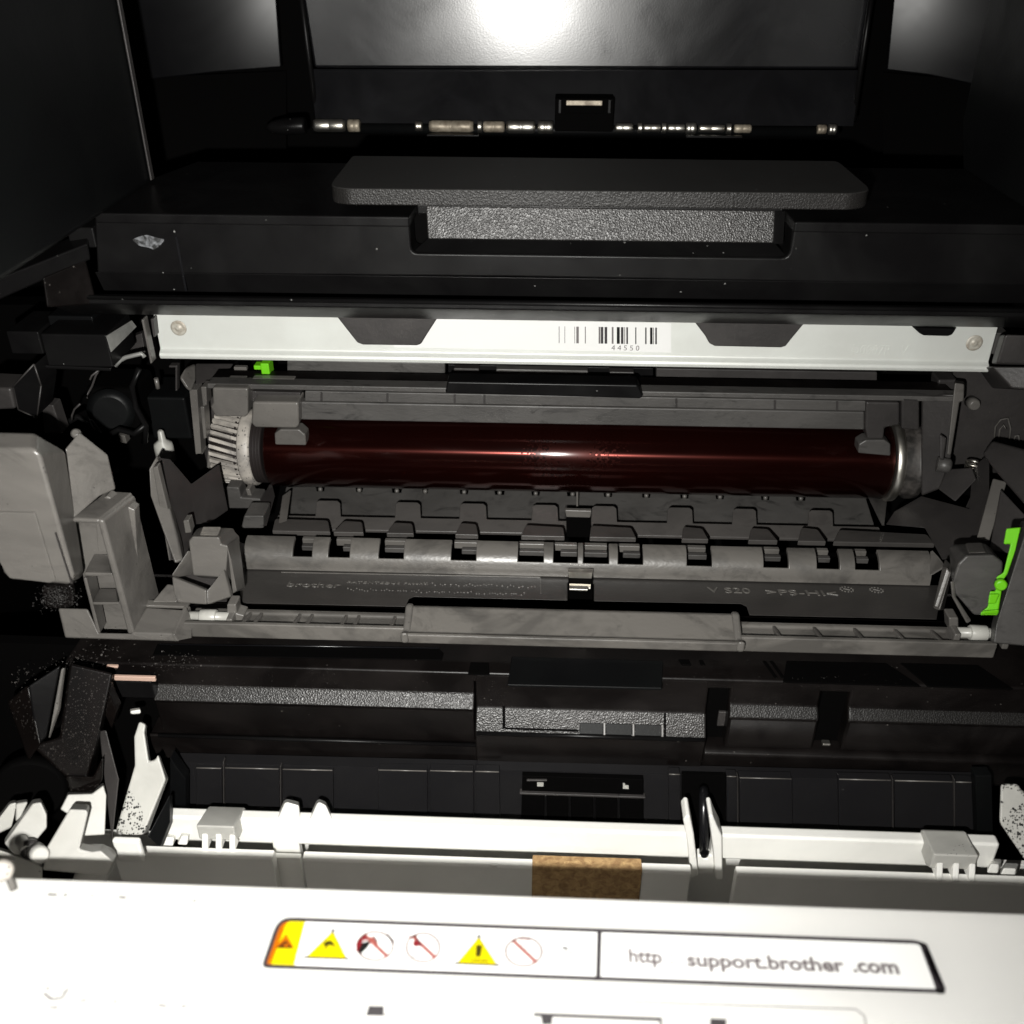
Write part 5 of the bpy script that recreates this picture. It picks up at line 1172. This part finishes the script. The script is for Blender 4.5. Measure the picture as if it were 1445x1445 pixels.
# prohibition circles
for (cx, cy, rx, ry) in ((529, 1335, 27, 21.5), (597, 1337, 25, 21.5), (739, 1343, 27, 21.5)):
    circ(cx, cy, rx, ry, 'ink_pale', 0.00042)
    lineq((cx-15, cy-16), (cx+18, cy+15), 0.0008, 'ink_red')
    flat([(cx+12, cy+12), (cx+20, cy+11), (cx+15, cy+18)], 'ink_red', 0.00013)
flat([(504, 1340), (511, 1330), (524, 1327), (520, 1336), (510, 1346)], 'ink_black', 0.00013)
flat([(502, 1345), (503, 1330), (514, 1320), (526, 1324), (512, 1328), (506, 1340)], 'ink_deepred', 0.00014)
flat([(516, 1322), (528, 1322), (534, 1333), (524, 1333)], 'ink_red', 0.00015)
lineq((527, 1320), (533, 1330), 0.0003, 'ink_grey', 0.00016); lineq((546, 1318), (556, 1330), 0.0005, 'ink_pale')
flat([(582, 1329), (590, 1326), (597, 1335), (584, 1336)], 'ink_deepred', 0.00014)
lineq((576, 1322), (588, 1321), 0.0004, 'ink_red'); lineq((583, 1343), (592, 1345), 0.0002, 'ink_grey'); lineq((582, 1349), (592, 1349.5), 0.0002, 'ink_grey')
lineq((588, 1322), (594, 1333), 0.00025, 'ink_grey', 0.00016)
for k in range(3): lineq((736+k*4.5, 1325), (738+k*4.5, 1340), 0.00018, 'ink_pale2', 0.00013)
lineq((733, 1325), (748, 1326), 0.0002, 'ink_red')
lineq((793, 1337), (802, 1339), 0.0006, 'ink_grey'); lineq((787, 1343), (819, 1345), 0.0003, 'ink_grey'); lineq((800, 1353), (806, 1354), 0.0004, 'ink_grey')
# web address
ux = Vector((1, 0, 0)); uy = Vector((0, 1, 0))
def ltext(s, px, py, width_px, size):
    v_, f_ = text_geo(s, size, offset=0.00014)
    w = max(p.x for p in v_)
    a, b = PZ(px, py, Zc+0.00013), PZ(px+width_px, py+width_px*0.0358, Zc+0.00013)
    k = (b.x-a.x)/w
    mb.add([a+ux*p.x*k+uy*p.y for p in v_], f_, 'ink_text')
ltext('http', 887, 1357.5, 48, 0.0042)
ltext(':', 946, 1359.5, 4, 0.0042)
ltext('support.brother', 970, 1363, 223, 0.0042)
ltext('.com', 1204, 1371.3, 66, 0.0042)
mb.build('warning_label', cov)
# second, lower sticker and its marks
mb = MB()
lineq((890, 1414), (1208, 1424), 0.00026, 'ink_pale2'); lineq((1208, 1424), (1220, 1434), 0.00026, 'ink_pale2'); lineq((1220, 1434), (1224, 1460), 0.00026, 'ink_pale2')
flat([(520, 1419), (542, 1419.5), (542, 1434), (516, 1433.5)], 'ink_grey', 0.00012)
lineq((541, 1432.5), (733, 1441.5), 0.00030, 'ink_faint')
lineq((753, 1431.5), (934, 1438.5), 0.0007, 'ink_grey'); lineq((932, 1438.5), (933, 1450), 0.0005, 'ink_grey')
flat([(763, 1432), (780, 1432.5), (779, 1446), (765, 1446)], 'ink_grey', 0.00013)
flat([(1002, 1437), (1025, 1438), (1025, 1452), (1002, 1452)], 'ink_grey', 0.00013)
mb.build('side_label', cov)
# stray toner marks on the cover
mb = MB(); random.seed(21)
for (x, y) in ((66, 1395), (70, 1407), (78, 1410), (86, 1408), (90, 1400), (74, 1421), (80, 1421), (120, 1411), (138, 1409), (162, 1413), (226, 1418), (234, 1419), (262, 1419), (276, 1420), (308, 1419.5), (312, 1423), (72, 1262), (92, 1263), (130, 1264), (175, 1266), (274, 1271)):
    w = random.uniform(1.5, 4.2); h = random.uniform(0.9, 2.2)
    flat([(x-w, y), (x-w*.2, y-h), (x+w, y-h*.3), (x+w*.4, y+h)], 'ink_black', 0.00005)
for a_, b_ in (((62, 1401), (72, 1410)), ((72, 1410), (88, 1408)), ((88, 1408), (96, 1394)), ((64, 1396), (70, 1394)), ((70, 1421), (81, 1422)), ((113, 1413), (121, 1411)), ((222, 1418), (236, 1420)), ((255, 1419), (262, 1421)), ((68, 1262), (80, 1262.6)), ((168, 1266), (178, 1266.6))):
    lineq(a_, b_, 0.00045, 'ink_faint', 0.00006)
mb.build('toner_smear', cov)
